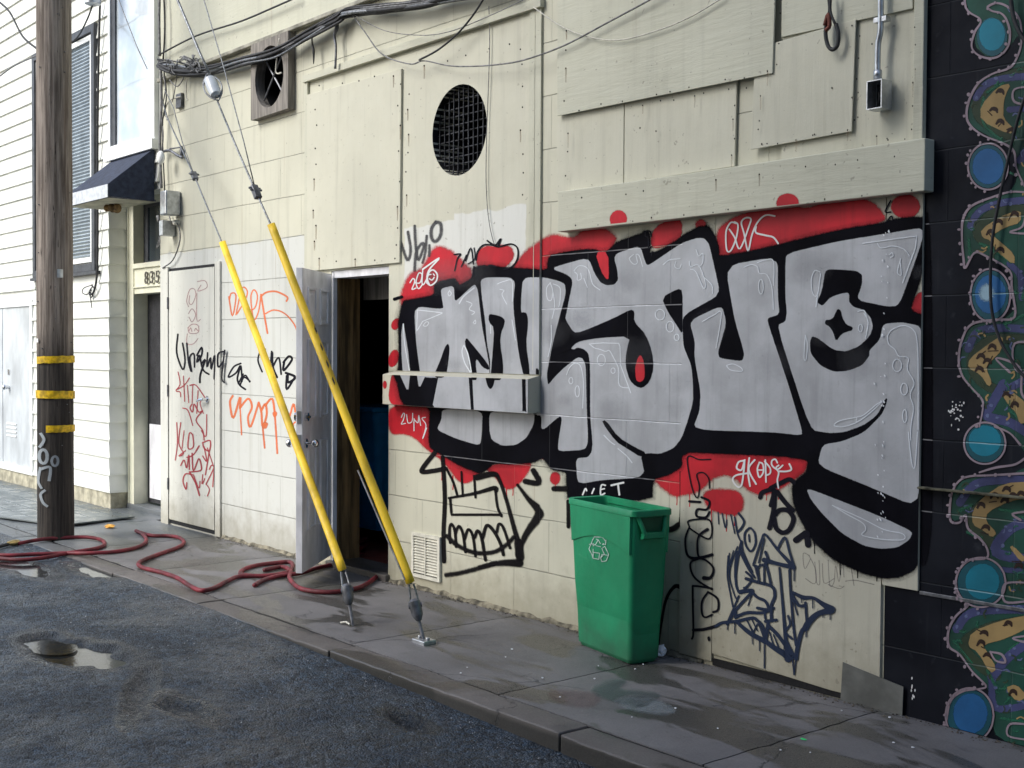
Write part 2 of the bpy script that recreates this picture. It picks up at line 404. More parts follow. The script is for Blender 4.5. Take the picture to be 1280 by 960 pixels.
def line_shape(pts, w=2., f=.6, straight=False, cap=True):
    ws = w if isinstance(w, (list, tuple)) else [w]*len(pts)
    P = [(*p, ws[i]) for i, p in enumerate(pts)]
    if straight:
        Q = []
        for i in range(len(P)-1):
            a, b = np.array(P[i], float), np.array(P[i+1], float)
            Q += [a, a*.85+b*.15, a*.5+b*.5, a*.15+b*.85]
        Q.append(np.array(P[-1], float))
    else: Q = cr(P, 5)
    C = [Q[0]]
    for q in Q[1:]:
        if np.hypot(*(q-C[-1])[:2]) > .3: C.append(q)
    Q = C
    if len(Q) < 2: return []
    rows = []
    for i, q in enumerate(Q):
        t = (Q[min(i+1, len(Q)-1)]-Q[max(i-1, 0)])[:2]; t = t/(np.hypot(*t) or 1); nn = np.array([t[1], -t[0]])
        rows.append((q[:2], t, nn, max(.15, q[2]/2)))
    if cap:
        def capr(r, sgn):
            c, t, nn, h = r; return [(c+t*sgn*h*math.sin(a), t, nn, h*math.cos(a)*1.0+.02) for a in (.45, .85, 1.2, 1.5)]
        rows = list(reversed(capr(rows[0], -1)))+rows+capr(rows[-1], 1)
    fs = []
    for i in range(len(rows)-1):
        a, b = rows[i], rows[i+1]
        def pts4(r):
            c, t, nn, h = r; g = min(f, h)
            return [(c-nn*(h+f*.5), 0.), (c-nn*(h-g*.5), 1.), (c+nn*(h-g*.5), 1.), (c+nn*(h+f*.5), 0.)]
        A, B = pts4(a), pts4(b)
        for k in range(3): fs.append([A[k], A[k+1], B[k+1], B[k]])
    return fs
def clip(poly, rect):
    x0, x1, z0, z1 = rect
    for ax, lim, sgn in ((0, x0, 1), (0, x1, -1), (1, z0, 1), (1, z1, -1)):
        o = []
        for i in range(len(poly)):
            a, b = poly[i-1], poly[i]; da, db = (a[ax]-lim)*sgn, (b[ax]-lim)*sgn
            if (da >= 0) != (db >= 0):
                t = da/(da-db); o.append(tuple(a[k]+(b[k]-a[k])*t for k in range(3)))
            if db >= 0: o.append(b)
        poly = o
        if len(poly) < 3: return None
    return poly
WK = {'p_tag': 1.3, 'p_soft': 1.15, 'p_blue': 1.35, 'p_grey': 1.25, 'p_maroon': 1.1}
def painted(name, shapes, key, parent, layer, surf, label=None, board=False):
    ys, rect = surf; layer *= .28; wk = WK.get(key, 1.); mb = MB(); m = M.get(key+'_b', M[key]) if board else M[key]; jit = 0.
    for kind, *a in shapes:
        fs = poly_shape(*a) if kind == 'P' else line_shape(a[0], ([q*wk for q in a[1]] if isinstance(a[1], (list, tuple)) else a[1]*wk), *a[2:])
        jit += .00002 if len(shapes) > 1 else 0
        for face in fs:
            jit += .0000002
            y = ys-layer-min(jit, .004); pts = []
            for p, at in face:
                w = W(p[0], p[1], y); pts.append((w[0], w[2], at))
            c = clip(pts, rect)
            if c is None: continue
            mb.add([(q[0], y, q[1]) for q in c], [tuple(range(len(c)))], [q[2] for q in c])
    if not mb.v: return None
    return mb.build(name, m, parent, label, attr=True)
def ell(cx, cy, rx, ry, n=14, rot=0):
    c, s = math.cos(rot), math.sin(rot)
    return [(cx+rx*math.cos(2*math.pi*i/n)*c-ry*math.sin(2*math.pi*i/n)*s, cy+rx*math.cos(2*math.pi*i/n)*s+ry*math.sin(2*math.pi*i/n)*c) for i in range(n)]
def Zm(x0, y0, s, pts): return [(x0+a/s, y0+b/s) for a, b in pts]

# ------------------------------------------------------------------ light
sun_el, sun_az = math.radians(40), math.radians(-160)      # azimuth measured from +y towards +x
w = bpy.data.worlds.new('World'); sc.world = w; w.use_nodes = True; wt = w.node_tree
sky = wt.nodes.new('ShaderNodeTexSky'); sky.sky_type = 'NISHITA'; sky.sun_disc = False
sky.sun_elevation = sun_el; sky.sun_rotation = sun_az; sky.dust_density = 2.0; sky.air_density = 1.0; sky.ozone_density = 1.0
bg = wt.nodes['Background']; bg.inputs['Strength'].default_value = .15; wt.links.new(sky.outputs[0], bg.inputs['Color'])
sl = bpy.data.lights.new('sun', 'SUN'); sl.energy = 1.65; sl.angle = math.radians(32); sl.color = (.985, 1, .985)
so = bpy.data.objects.new('sun', sl); COL.objects.link(so)
sd = Vector((math.sin(sun_az)*math.cos(sun_el), math.cos(sun_az)*math.cos(sun_el), math.sin(sun_el)))
so.rotation_euler = sd.to_track_quat('Z', 'Y').to_euler(); so.location = sd*30
sc.view_settings.view_transform = 'Standard'; sc.view_settings.look = 'None'; sc.view_settings.gamma = 1; sc.view_settings.use_curve_mapping = False
sc.view_settings.exposure = 0.78
sc.render.engine = 'CYCLES'; sc.cycles.transparent_max_bounces = 24; sc.cycles.max_bounces = 6

# ------------------------------------------------------------------ ground
def road_z(x): return -.012-.075*min(1, max(0, (x+6.6)/3.2))
HOLES = []
def hole(px, py, rx, ry, d, rot=0.):
    g = G(px, py, -.03); HOLES.append((g[0], g[1], rx, ry, d, rot))
hole(60, 806, .20, .10, .030); hole(103, 818, .27, .15, .034, .2); hole(118, 716, .30, .10, .026); hole(30, 712, .4, .10, .02); hole(175, 862, .34, .05, .020, -.5); hole(235, 880, .20, .07, .022)
hole(510, 890, .13, .05, .03)
def terr(x, y):
    z = road_z(x)
    n = noise.noise(Vector((x*.9, y*.9, 3.)))*.012 + noise.noise(Vector((x*3.2, y*3.2, 7.)))*.012 + noise.noise(Vector((x*11, y*11, 1.)))*.005 + noise.noise(Vector((x*34, y*34, 1.)))*.0045
    near = min(1, max(0, (-y-1.29)/.10)) ; z += n*(.25+.75*near)
    for hx, hy, rx, ry, d, ro in HOLES:
        dx, dy = x-hx, y-hy; c, s = math.cos(ro), math.sin(ro); u, v = (dx*c+dy*s)/rx, (-dx*s+dy*c)/ry
        r = math.sqrt(u*u+v*v)+noise.noise(Vector((x*6, y*6, 2.)))*.45
        if r < 1.25: z -= d*min(1, max(0, (1.25-r)/.55))
    return z
def graded(bounds):
    out = []
    for a, b, st in bounds:
        n = max(1, int(round((b-a)/st))); out += [a+(b-a)*i/n for i in range(n)]
    return out+[bounds[-1][1]]
xs = graded([(-90, -20, 10), (-20, -12, .4), (-12, -9, .05), (-9, -1.8, .022), (-1.8, 2, .3), (2, 90, 11)])
ys_ = graded([(-60, -8, 6), (-8, -4, .25), (-4, -1.24, .020), (-1.24, 0, .6), (0, 60, 10)])
vs = []
for y in ys_:
    for x in xs:
        vs.append((x, y, (terr(x, y) if -22 < x < 3 and -7 < y < -1.25 else (-.13 if y >= -1.25 else road_z(x)))))
nx = len(xs); fs = [(j*nx+i, j*nx+i+1, (j+1)*nx+i+1, (j+1)*nx+i) for j in range(len(ys_)-1) for i in range(nx-1)]
t = NT('worn_wet_asphalt'); P = t.pos(); s = t.sep(P)
n1 = t.noise(P, .9, 5, .6); n2 = t.noise(P, 4, 6, .65); n3 = t.noise(P, 60, 5, .7)
vo = t.new('ShaderNodeTexVoronoi'); vo.inputs['Scale'].default_value = 110; t.link(P, vo.inputs['Vector'])
vo2 = t.new('ShaderNodeTexVoronoi'); vo2.inputs['Scale'].default_value = 42; t.link(P, vo2.inputs['Vector'])
c = t.mix(t.ramp(n1, .3, .7), (.008, .017, .029), (.024, .040, .060))  # blue of the wet sky sheen painted into the base tones
c = t.mix(t.ramp(n2, .45, .75), c, (.046, .058, .070))
stone = t.math('MULTIPLY', t.ramp(vo.outputs['Distance'], .0, .35, 1, 0), t.ramp(t.sep(vo.outputs['Color'])[0], .45, .9))
c = t.mix(t.math('MULTIPLY', stone, .8), c, (.22, .23, .24))
cell = t.ramp(t.sep(vo2.outputs['Color'])[1], .0, 1., .45, 1.7)
hs_ = t.new('ShaderNodeHueSaturation'); t.link(c, hs_.inputs['Color']); t.link(cell, hs_.inputs['Value']); c = hs_.outputs[0]
cell2 = t.ramp(t.sep(vo.outputs['Color'])[2], .0, 1., .5, 1.6)
hs2 = t.new('ShaderNodeHueSaturation'); t.link(c, hs2.inputs['Color']); t.link(cell2, hs2.inputs['Value']); c = hs2.outputs[0]
wet = t.ramp(t.noise(P, 1.7, 4, .6), .38, .66)
ro = t.math('ADD', t.math('MULTIPLY', wet, -.34), t.ramp(n3, .3, .7, .55, .72))
h = t.math('ADD', t.math('ADD', t.math('MULTIPLY', vo.outputs['Distance'], -.8), t.math('MULTIPLY', vo2.outputs['Distance'], -.6)), t.math('MULTIPLY', n3, 1.0))
hw_ = t.new('ShaderNodeAttribute', attribute_name='edge').outputs['Fac']
hw_ = t.ramp(t.math('ADD', hw_, t.math('MULTIPLY', t.math('SUBTRACT', t.noise(P, 12, 4), .5), .7)), .25, .7)
c = t.mix(t.math('MULTIPLY', hw_, .7), c, (.010, .012, .014))
ro = t.math('SUBTRACT', ro, t.math('MULTIPLY', hw_, .25))
M['asphalt'] = t.set(c, ro, 0, t.bump(h, 1.0, .014), .5)
def wetness(x, y):
    w_ = 0.
    for hx, hy, rx, ry, d, ro in HOLES:
        dx, dy = x-hx, y-hy
        if abs(dx) > 1.2 or abs(dy) > 1.2: continue
        c_, s_ = math.cos(ro), math.sin(ro); r = math.sqrt(((dx*c_+dy*s_)/rx)**2+((-dx*s_+dy*c_)/ry)**2)
        w_ = max(w_, min(1, max(0, (2.2-r)/1.1)))
    return w_
wa = [wetness(x, y) if (-12 < x < 0 and -4 < y < -1) else 0. for x, y, z in vs]
rmb = MB().add(vs, fs, wa)
road = rmb.build('road', M['asphalt'], kind='structure', smooth='all', attr=True)

t = NT('rain_water'); t.set((.02, .024, .026), .10, 0, t.bump(t.noise(t.pos(), 22, 3), .10, .006), .6)
t.b.inputs['Alpha'].default_value = .86; M['water'] = t.m
for i, (hx, hy, rx, ry, d, ro_) in enumerate(HOLES[:4]):
    z = road_z(hx)-d*.62+.001
    mb = MB(); n = 28; c, s_ = math.cos(ro_), math.sin(ro_)
    mb.add([(hx, hy, z)]+[(hx+rx*1.25*math.cos(q*2*math.pi/n)*c-ry*1.25*math.sin(q*2*math.pi/n)*s_, hy+rx*1.25*math.cos(q*2*math.pi/n)*s_+ry*1.25*math.sin(q*2*math.pi/n)*c, z) for q in range(n)], [(0, k+1, (k+1) % n+1) for k in range(n)])
    mb.build('puddle', M['water'], kind='structure', label='shallow rain puddle in a hollow of the broken asphalt')

# sidewalk slabs and kerb stones
def slabmat(name, base, wetk=.5):
    t = NT(name); P = t.pos(); s = t.sep(P)
    n1 = t.noise(P, 1.1, 6, .6); n2 = t.noise(P, 6, 5, .65); n3 = t.noise(P, 110, 4, .7)
    c = t.mix(t.ramp(n1, .3, .7), tuple(x*.62 for x in base), base)
    c = t.mix(t.math('MULTIPLY', t.ramp(n2, .5, .75), .5), c, tuple(x*.45 for x in base))
    dmp = t.math('MULTIPLY', t.ramp(t.noise(t.mapping(P, (.8, 2.2, 1)), 1.5, 5, .6, .6), .50, .56), wetk)
    c = t.mix(dmp, c, tuple(x*.36 for x in (base[0], base[1], base[2]*.9)))
    # damp far end: its bluish sky sheen is mixed into the colour
    far = t.ramp(t.math('ADD', s[0], t.math('MULTIPLY', n1, .8)), -9.4, -8.6, 1, 0)
    c = t.mix(t.math('MULTIPLY', far, .6), c, (.13, .155, .17))
    vo = t.new('ShaderNodeTexVoronoi', feature='DISTANCE_TO_EDGE'); vo.inputs['Scale'].default_value = 1.25
    t.link(t.mapping(t.comb(t.math('ADD', s[0], t.math('MULTIPLY', n2, .22)), t.math('ADD', s[1], t.math('MULTIPLY', n2, .18)), 0), (1, 1.6, 1)), vo.inputs['Vector'])
    crack = t.math('MULTIPLY', t.ramp(vo.outputs['Distance'], .0, .009, 1, 0), t.ramp(t.noise(P, .8, 2), .46, .56))
    c = t.mix(t.math('MULTIPLY', crack, .8), c, (.02, .02, .02))
    sp = t.ramp(t.noise(P, 24, 2), .74, .76); c = t.mix(t.math('MULTIPLY', sp, .6), c, (.04, .04, .04))
    ro = t.math('SUBTRACT', t.ramp(n3, .3, .7, .52, .72), t.math('MULTIPLY', t.math('MAXIMUM', dmp, t.math('MULTIPLY', far, .6)), .30))
    c = t.mix(t.math('MULTIPLY', t.ramp(t.math('ADD', s[2], t.math('MULTIPLY', n2, .02)), -.022, .002, 1, 0), .8), c, (.030, .029, .025))
    nr = t.bump(n3, .35, .004, t.bump(t.math('MULTIPLY', crack, -1), .6, .006, t.bump(n2, .4, .012)))
    return t.set(c, ro, 0, nr, .45)
M['slab'] = slabmat('pavement_concrete', (.185, .178, .178), .95); M['kerb'] = slabmat('kerb_stone', (.150, .136, .126), .75)
def slab(x0, x1, y0, y1, z0, z1, st=.06):
    nx, ny = max(1, int((x1-x0)/st)), max(1, int((y1-y0)/st)); v = []; f = []
    for j in range(ny+1):
        for i in range(nx+1):
            x, y = x0+(x1-x0)*i/nx, y0+(y1-y0)*j/ny; e = min(i, nx-i, j, ny-j)
            v.append((x, y, z1 + noise.noise(Vector((x*2, y*2, 5.)))*.004 + noise.noise(Vector((x*9, y*9, 5.)))*.0015 - ((.005+max(0, noise.noise(Vector((x*13, y*13, 1.))))*.007) if e == 0 else 0)))
    f = [(j*(nx+1)+i, j*(nx+1)+i+1, (j+1)*(nx+1)+i+1, (j+1)*(nx+1)+i) for j in range(ny) for i in range(nx)]
    rim = [i for i in range(nx+1)]+[(j)*(nx+1)+nx for j in range(1, ny+1)]+[ny*(nx+1)+i for i in range(nx-1, -1, -1)]+[j*(nx+1) for j in range(ny-1, 0, -1)]
    b = len(v); v += [(v[k][0], v[k][1], z0) for k in rim]; m = len(rim)
    f += [(rim[(k+1) % m], rim[k], b+k, b+(k+1) % m) for k in range(m)]
    return v, f
sw = MB(); jx = [-26, -20, -16, -13.2, -11.6, -10.5, -9.3, -8.1, -6.9, -5.45, -4.245, -3.05, -1.85, -.6, .8, 3, 8]
for a, b in zip(jx[:-1], jx[1:]):
    sw.add(*slab(a+.004, b-.004, -1.118, .9 if b < -10 else .02, -.14, 0))
sw.build('pavement', M['slab'], kind='structure', smooth=True)
kb = MB(); kj = [-26, -21, -17, -14, -12, -10.2, -8.2, -6.9, -5.4, -3.655, -2.0, -.4, 1.5, 4, 8]
for a, b in zip(kj[:-1], kj[1:]):
    kb.add(*slab(a+.005, b-.005, -1.285+random.uniform(-.004, .004), -1.126, -.16, -.003+random.uniform(-.003, .003), .04))
kb.build('kerb', M['kerb'], kind='structure', smooth=True, bevel=.006)
# dirt bed showing in the joints
MB().box(-26, 8, -1.27, .0, -.135, -.012).build('joint_bed', M['void'], kind='structure')

# ------------------------------------------------------------------ cream block building
XC = -10.34                                   # left corner
XB = float(W(1105, 800)[0]); XR = -2.875      # right edges (below / above)
bld = empty('block_building', (-7, 0, 0), 'long cream painted block building covered in graffiti, open doorway at its middle', 'building')
def flat(name, outer, holes, y, depth, m, parent, label=None, back=True):
    """board or wall in the xz plane with openings; front at y, thickness depth"""
    loops = [[Vector((a, y, b)) for a, b in outer]]+[[Vector((a, y, b)) for a, b in h] for h in holes]
    tri = tessellate_polygon(loops); allp = [p for l in loops for p in l]; n = len(allp)
    mb = MB(); fr = allp; bk = [p+Vector((0, depth, 0)) for p in allp]; f = [tuple(t) for t in tri]+[tuple(n+i for i in t) for t in tri]
    k = 0
    for l in loops:
        m_ = len(l)
        for i in range(m_): a, b = k+i, k+(i+1) % m_; f.append((a, b, n+b, n+a))
        k += m_
    mb.add(fr+bk, f); return mb.build(name, m, parent, label)
CXc, CZc, CR = -6.030, 2.833, .272
circ = [(CXc+CR*math.cos(2*math.pi*i/48), CZc+CR*math.sin(2*math.pi*i/48)) for i in range(48)]
FX, FZ = (float(W(313.5, 150, -.06)[0]), float(W(360, 140, -.06)[0])), (3.235, 3.80)
DX0, DX1, DZ = -7.50, -6.785, 2.055
outer = [(XC, -.12), (DX0, -.12), (DX0, DZ), (DX1, DZ), (DX1, -.12), (XB, -.12), (XB, 5.8), (XC, 5.8)]
wall = flat('block_wall', outer, [circ, [(FX[0]+.05, FZ[0]+.05), (FX[1]-.05, FZ[0]+.05), (FX[1]-.05, FZ[1]-.05), (FX[0]+.05, FZ[1]-.05)]], 0, .22, M['wall'], bld)
def part(mb, name, m, parent=None, **k): return mb.build(name, m, parent or bld, **k)
part(MB().box(XC, XC+.2, .22, 7, -.12, 5.8), 'side_wall', M['trim'])
part(MB().box(XC-.05, 4, -.06, 7.2, 5.8, 5.95), 'roof', M['strip'])
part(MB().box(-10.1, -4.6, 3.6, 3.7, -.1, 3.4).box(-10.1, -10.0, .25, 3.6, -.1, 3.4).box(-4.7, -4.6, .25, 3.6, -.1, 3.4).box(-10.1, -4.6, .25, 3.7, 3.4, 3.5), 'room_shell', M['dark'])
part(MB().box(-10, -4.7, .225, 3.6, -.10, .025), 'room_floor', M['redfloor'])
part(MB().box(DX0-.02, DX1+.02, -.035, .225, -.02, .04), 'door_sill', M['kerb'], bevel=.006)
# doorway timber
part(MB().box(DX0, DX0+.020, .004, .034, .04, DZ-.01).box(DX0, DX1, .01, .16, DZ-.05, DZ-.002), 'door_frame', M['doorgrey'], label='grey painted frame of the open doorway')
part(MB().box(DX0+.003, DX0+.03, .036, .215, .03, DZ-.05), 'timber_post', M['wood'])
part(MB().box(DX0+.003, DX1+.3, .26, .30, 1.86, 2.10), 'lintel', M['woodgrey'])

# frame round the two tall boards
zt = 3.405
fr = MB(); XF0, XF1 = float(W(387, 200)[0]), float(W(664, 200, -.03)[0])
fr.box(XF0-.04, XF0, -.020, .0, .05, zt).box(XF0-.04, XF1+.075, -.034, .0, zt, zt+.05)
part(fr, 'board_frame', M['trim'], bevel=.003)
XT0, XT1 = float(W(657, 400, -.03)[0]), float(W(671.5, 400, -.03)[0])
tb = part(MB().box(XT0, XT1, -.014, 0, 1.374, zt).box(XT0+.045, XT0+.050, -.016, -.014, 1.40, zt), 'frame_post', M['trim'], bevel=.003)
part(MB().prism([(XF0, -.022, 2.065), (-6.635, -.022, 2.068), (-6.622, -.022, 3.30), (XF0, -.022, 3.315)], (0, .016, 0)), 'plywood_board', M['ply'], bevel=.002, label='plain square board above the open doorway')
plyR = flat('plywood_board', [(DX1+.008, 1.374), (XT0-.008, 1.374), (XT0-.008, 3.385), (DX1+.008, 3.385)], [circ], -.006, .0055, M['ply'], bld, 'tall board with the round vent cut through it')
# round vent
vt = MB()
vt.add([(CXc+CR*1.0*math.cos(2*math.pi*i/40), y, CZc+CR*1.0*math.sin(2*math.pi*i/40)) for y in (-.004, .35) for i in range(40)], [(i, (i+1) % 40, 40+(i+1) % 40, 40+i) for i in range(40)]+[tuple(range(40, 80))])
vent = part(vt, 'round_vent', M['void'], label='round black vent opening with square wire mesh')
gm = MB()
for i in range(-5, 6):
    o = i*.048; h = math.sqrt(max(0, CR*CR-o*o))
    if h > .03:
        gm.tube([(CXc+o, .03+noise.noise(Vector((o*9, 0, 0)))*.01, CZc-h), (CXc+o+random.uniform(-.004, .004), .03, CZc), (CXc+o, .03, CZc+h)], .0042, 5)
        gm.tube([(CXc-h, .037, CZc+o), (CXc, .037, CZc+o+random.uniform(-.005, .005)), (CXc+h, .037, CZc+o)], .0042, 5)
gm.build('mesh_grille', simple('dirty_mesh_wire', (.05, .052, .058), .6, .4, amt=.5), vent)
# fan housing
fx, fz = (FX[0]+FX[1])/2, (FZ[0]+FZ[1])/2; fc = [(fx+.215*math.cos(2*math.pi*i/40), fz+.225*math.sin(2*math.pi*i/40)) for i in range(40)]
fan = flat('fan_housing', [(FX[0], FZ[0]), (FX[1], FZ[0]+.01), (FX[1], FZ[1]), (FX[0], FZ[1])], [fc], -.06, .08, M['woodgrey'], bld, 'square timber fan box with a dark round opening')
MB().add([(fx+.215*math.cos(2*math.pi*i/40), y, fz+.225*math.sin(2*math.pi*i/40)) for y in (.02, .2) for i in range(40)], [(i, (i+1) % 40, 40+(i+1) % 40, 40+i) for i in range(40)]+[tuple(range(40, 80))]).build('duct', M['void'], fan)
MB().tube([(fx-.15, -.02, fz-.15), (fx+.15, -.02, fz+.17)], .008, 6).tube([(fx-.15, -.012, fz+.16), (fx+.15, -.012, fz-.16)], .008, 6).build('cross_brace', M['dsteel'], fan)
# ledge
XL0, XL1 = float(W(478, 490, -.09)[0]), float(W(660, 500, -.09)[0])
lp = MB(); prof = [(0, 1.372), (-.09, 1.352), (-.09, 1.160), (0, 1.160)]
lp.add([(x, y, z) for x in (XL0, XL1) for y, z in prof], [(0, 1, 2, 3), (7, 6, 5, 4), (0, 4, 5, 1), (1, 5, 6, 2), (2, 6, 7, 3), (3, 7, 4, 0)])
ledge = part(lp, 'boxed_ledge', M['plylow'], bevel=.004, label='projecting painted ledge beside the doorway')
# beam
XM0, XM1 = float(W(697, 270, -.07)[0]), float(W(1168, 205, 0)[0])
beam = part(MB().prism([(XM0, -.07, 2.150), (XM1, -.07, 2.160), (XM1, -.07, 2.372), (-4.2, -.07, 2.364), (XM0, -.07, 2.366)], (0, .0695, 0)), 'fascia_beam', M['plyh'], bevel=.004, label='long cream beam over the silver lettering')
# upper boards
def brd(pts, y, m, lab=None, th=.012): return part(MB().prism([(a, y, b) for a, b in pts], (0, th, 0)), 'plywood_board', M[m], bevel=.0015, label=lab)
brd([(-5.13, 2.370), (-4.612, 2.372), (-4.612, 2.9), (-5.13, 2.9)], -.016, 'ply')
brd([(-4.606, 2.372), (-3.872, 2.378), (-3.862, 2.9), (-4.606, 2.9)], -.0155, 'ply')
brd([(-5.10, 2.782), (-3.634, 2.768), (-3.606, 3.75), (-5.10, 3.75)], -.042, 'plyh', 'largest rough board at the top right', .009)
brd([(-3.765, 2.440), (-3.213, 2.452), (-3.199, 2.925), (-3.74, 2.90)], -.032, 'ply', 'small square board between the largest one and the conduit', .006)
brd([(-3.60, 2.376), (-2.925, 2.380), (-2.905, 2.96), (-3.60, 2.96)], -.014, 'ply')
brd([(-3.598, 2.925), (-2.93, 2.915), (-2.90, 3.75), (-3.598, 3.75)], -.026, 'plyh', None, .011)
part(MB().box(-2.922, XR, -.028, .0, 2.374, 5.7), 'corner_trim', M['trim'], bevel=.004)
part(MB().box(-3.60, XR, -.010, .0, 3.75, 5.7), 'plywood_board', M['ply'])
# graffiti boards to the right
XP = [float(W(p, 450, -.012)[0]) for p in (852, 893, 1105.5, 1151)]
P1 = part(MB().box(XP[0], XP[1]-.002, -.012, 0, .02, 2.35), 'plywood_board', M['plylow'], label='narrow board at the left of the letter U')
P2 = part(MB().prism([(XP[1]+.002, -.012, .06), (-3.30, -.012, .028), (XP[2]-.003, -.012, .03), (XP[2]-.003, -.012, 2.35), (XP[1]+.002, -.012, 2.35)], (0, .0115, 0)), 'plywood_board', M['plylow'], label='wide board with the eye shaped letter and dripping figure')
P3 = part(MB().box(XP[2]+.003, XP[3], -.012, -.0005, .53, 2.35), 'plywood_board', M['plylow'], label='narrow board at the right end of the lettering')
# a ragged chip line between the two boards
ck = MB()
for i in range(46):
    z = random.choice([random.uniform(.72, 1.14), random.uniform(1.2, 2.05)]); x = XP[2]+random.gauss(0, .012); a = random.uniform(.002, .007)
    ck.prism([(x+a*math.cos(q+random.random())*random.uniform(.4, 1), -.0215-i*.00003, z+a*1.4*math.sin(q)*random.uniform(.4, 1)) for q in (0, 1.3, 2.5, 3.8, 5)], (0, .002, 0))
part(ck, 'peeling_paint', M['litter'])
# low louvre grille
g0, g1 = W(517, 665), W(552, 728); gy = -.018
gr = MB().box(-6.50, -6.195, gy, 0, .075, .095).box(-6.50, -6.195, gy, 0, .335, .355).box(-6.50, -6.475, gy, 0, .095, .335).box(-6.22, -6.195, gy, 0, .095, .335).box(-6.352, -6.343, gy, 0, .095, .335)
for i in range(13):
    z = .104+i*.0178; gr.prism([(-6.475, -.003, z+.010), (-6.475, -.016, z), (-6.475, -.016, z+.0025), (-6.475, -.003, z+.0125)], (.255, 0, 0))
part(gr, 'louvre_grille', M['grille'], label='small painted air grille at the foot of the wall')
part(MB().box(-6.48, -6.21, -.002, 0, .09, .34), 'grille_backing', M['void'])
# narrow strip high on the wall
part(MB().box(-10.30, -5.2, -.05, 0, 3.80, 3.83), 'wall_strip', M['strip'], bevel=.006)
part(MB().box(-10.30, XT1+.3, -.012, 0, 3.832, 5.6), 'upper_boarding', M['plyh'])
# white side door
sdx0, sdx1 = -10.13, -9.272
part(MB().box(sdx0-.012, sdx1+.012, -.004, 0, .01, 2.195), 'door_gap', M['void'])
part(MB().box(sdx0-.16, sdx0-.012, -.022, 0, -.02, 2.21).box(sdx1+.012, sdx1+.10, -.018, 0, .0, 2.21), 'side_door_frame', M['doorwhite'], bevel=.003)
sdoor = part(MB().box(sdx0, sdx1, -.016, -.005, .045, 2.170).box(sdx0, sdx1, -.0175, -.016, .05, .26), 'side_door', M['doorwhite'], bevel=.002, label='flush white side door tagged in maroon and black')
lx = float(W(262, 497)[0]); lz = float(W(262, 499)[2])
MB().tube([(lx, -.016, lz), (lx, -.024, lz)], .03, 14).tube([(lx, -.02, lz), (lx, -.065, lz)], .012, 10).tube([(lx+.005, -.06, lz), (lx-.05, -.064, lz-.004), (lx-.115, -.055, lz-.02)], [.013, .011, .008], 8).build('lever_handle', M['chrome'], sdoor, smooth=True)
hg = MB()
for z in (.35, 1.15, 1.9): hg.tube([(sdx0-.006, -.024, z-.05), (sdx0-.006, -.024, z+.05)], .008, 8)
hg.build('hinge', M['dsteel'], sdoor)
# open grey door
ang = math.radians(134); hx = Vector((DX0+.012, -.006, 0)); du = Vector((-math.cos(ang), -math.sin(ang), 0)); dn = Vector((-du.y, du.x, 0))   # du: hinge to free edge
if dn.dot(Vector((0-hx.x, -DIST-hx.y, 0))) < 0: dn = -dn
DM = Matrix((( du.x, dn.x, 0, hx.x), (du.y, dn.y, 0, hx.y), (0, 0, 1, .075), (0, 0, 0, 1)))
DW, DH = .72, 1.955
door = part(MB().box(0, DW, -.042, 0, 0, DH, DM), 'door', M['doorgrey'], bevel=.002, label='grey panelled door standing open outwards')
pn = MB()
for (z0, z1) in ((.26, .83), (.98, 1.50), (1.60, 1.84)):
    for (u0, u1) in ((.11, .31), (.41, .61)):
        for a0, a1, b0, b1 in ((u0, u1, z0, z0+.018), (u0, u1, z1-.018, z1), (u0, u0+.018, z0+.018, z1-.018), (u1-.018, u1, z0+.018, z1-.018)):
            pn.box(a0, a1, .0005, .011, b0, b1, DM)
        pn.box(u0+.045, u1-.045, .0005, .006, z0+.045, z1-.045, DM)
pn.build('panel_moulding', M['doorgrey'], door, bevel=.002)
def dk(u, d, z): return DM @ Vector((u, d, z))
zk = .83
kb_ = MB().tube([dk(.655, 0, zk), dk(.655, .012, zk)], .032, 16).tube([dk(.655, .01, zk), dk(.655, .05, zk)], .012, 10)
kb_.sphere(dk(.655, .062, zk), .028, 14, 8).tube([dk(.655, -.042, zk), dk(.655, -.054, zk)], .032, 16).sphere(dk(.655, -.10, zk), .028, 14, 8).tube([dk(.655, -.05, zk), dk(.655, -.09, zk)], .012, 10)
kb_.build('door_knob', M['chrome'], door, smooth=True)
zk = 1.00
MB().tube([dk(.655, 0, zk), dk(.655, .022, zk)], .028, 14).box(.64, .67, .022, .034, zk-.008, zk+.008, DM).tube([dk(.655, -.042, zk), dk(.655, -.066, zk)], .03, 14).build('deadbolt', M['chrome'], door, smooth=True)
MB().box(DW-.001, DW+.003, -.034, -.008, .77, .89, DM).box(DW-.001, DW+.003, -.034, -.008, .96, 1.04, DM).build('latch_plate', M['steel'], door)
# blue cart and sack inside
cart = empty('wheeled_cart', (-8.12, .92, .025), 'blue wheeled bin standing in the dark inside the open doorway', 'bin')
cb = MB(); 
def loft(mb, rings):
    n = len(rings[0]); v = [p for r in rings for p in r]; f = [(j*n+i, j*n+(i+1) % n, (j+1)*n+(i+1) % n, (j+1)*n+i) for j in range(len(rings)-1) for i in range(n)]
    f += [tuple(range(n-1, -1, -1))]; return mb.add(v, f)
def rrect(cx, cy, w, d, r, z, n=5, M4=None):
    pts = []
    for (sx, sy, a0) in ((1, 1, 0), (-1, 1, 90), (-1, -1, 180), (1, -1, 270)):
        for k in range(n+1):
            a = math.radians(a0+90*k/n); p = Vector((cx+sx*(w/2-r)+r*math.cos(a), cy+sy*(d/2-r)+r*math.sin(a), z))
            pts.append(M4 @ p if M4 is not None else p)
    return pts
cxx, cyy = -8.12, .92
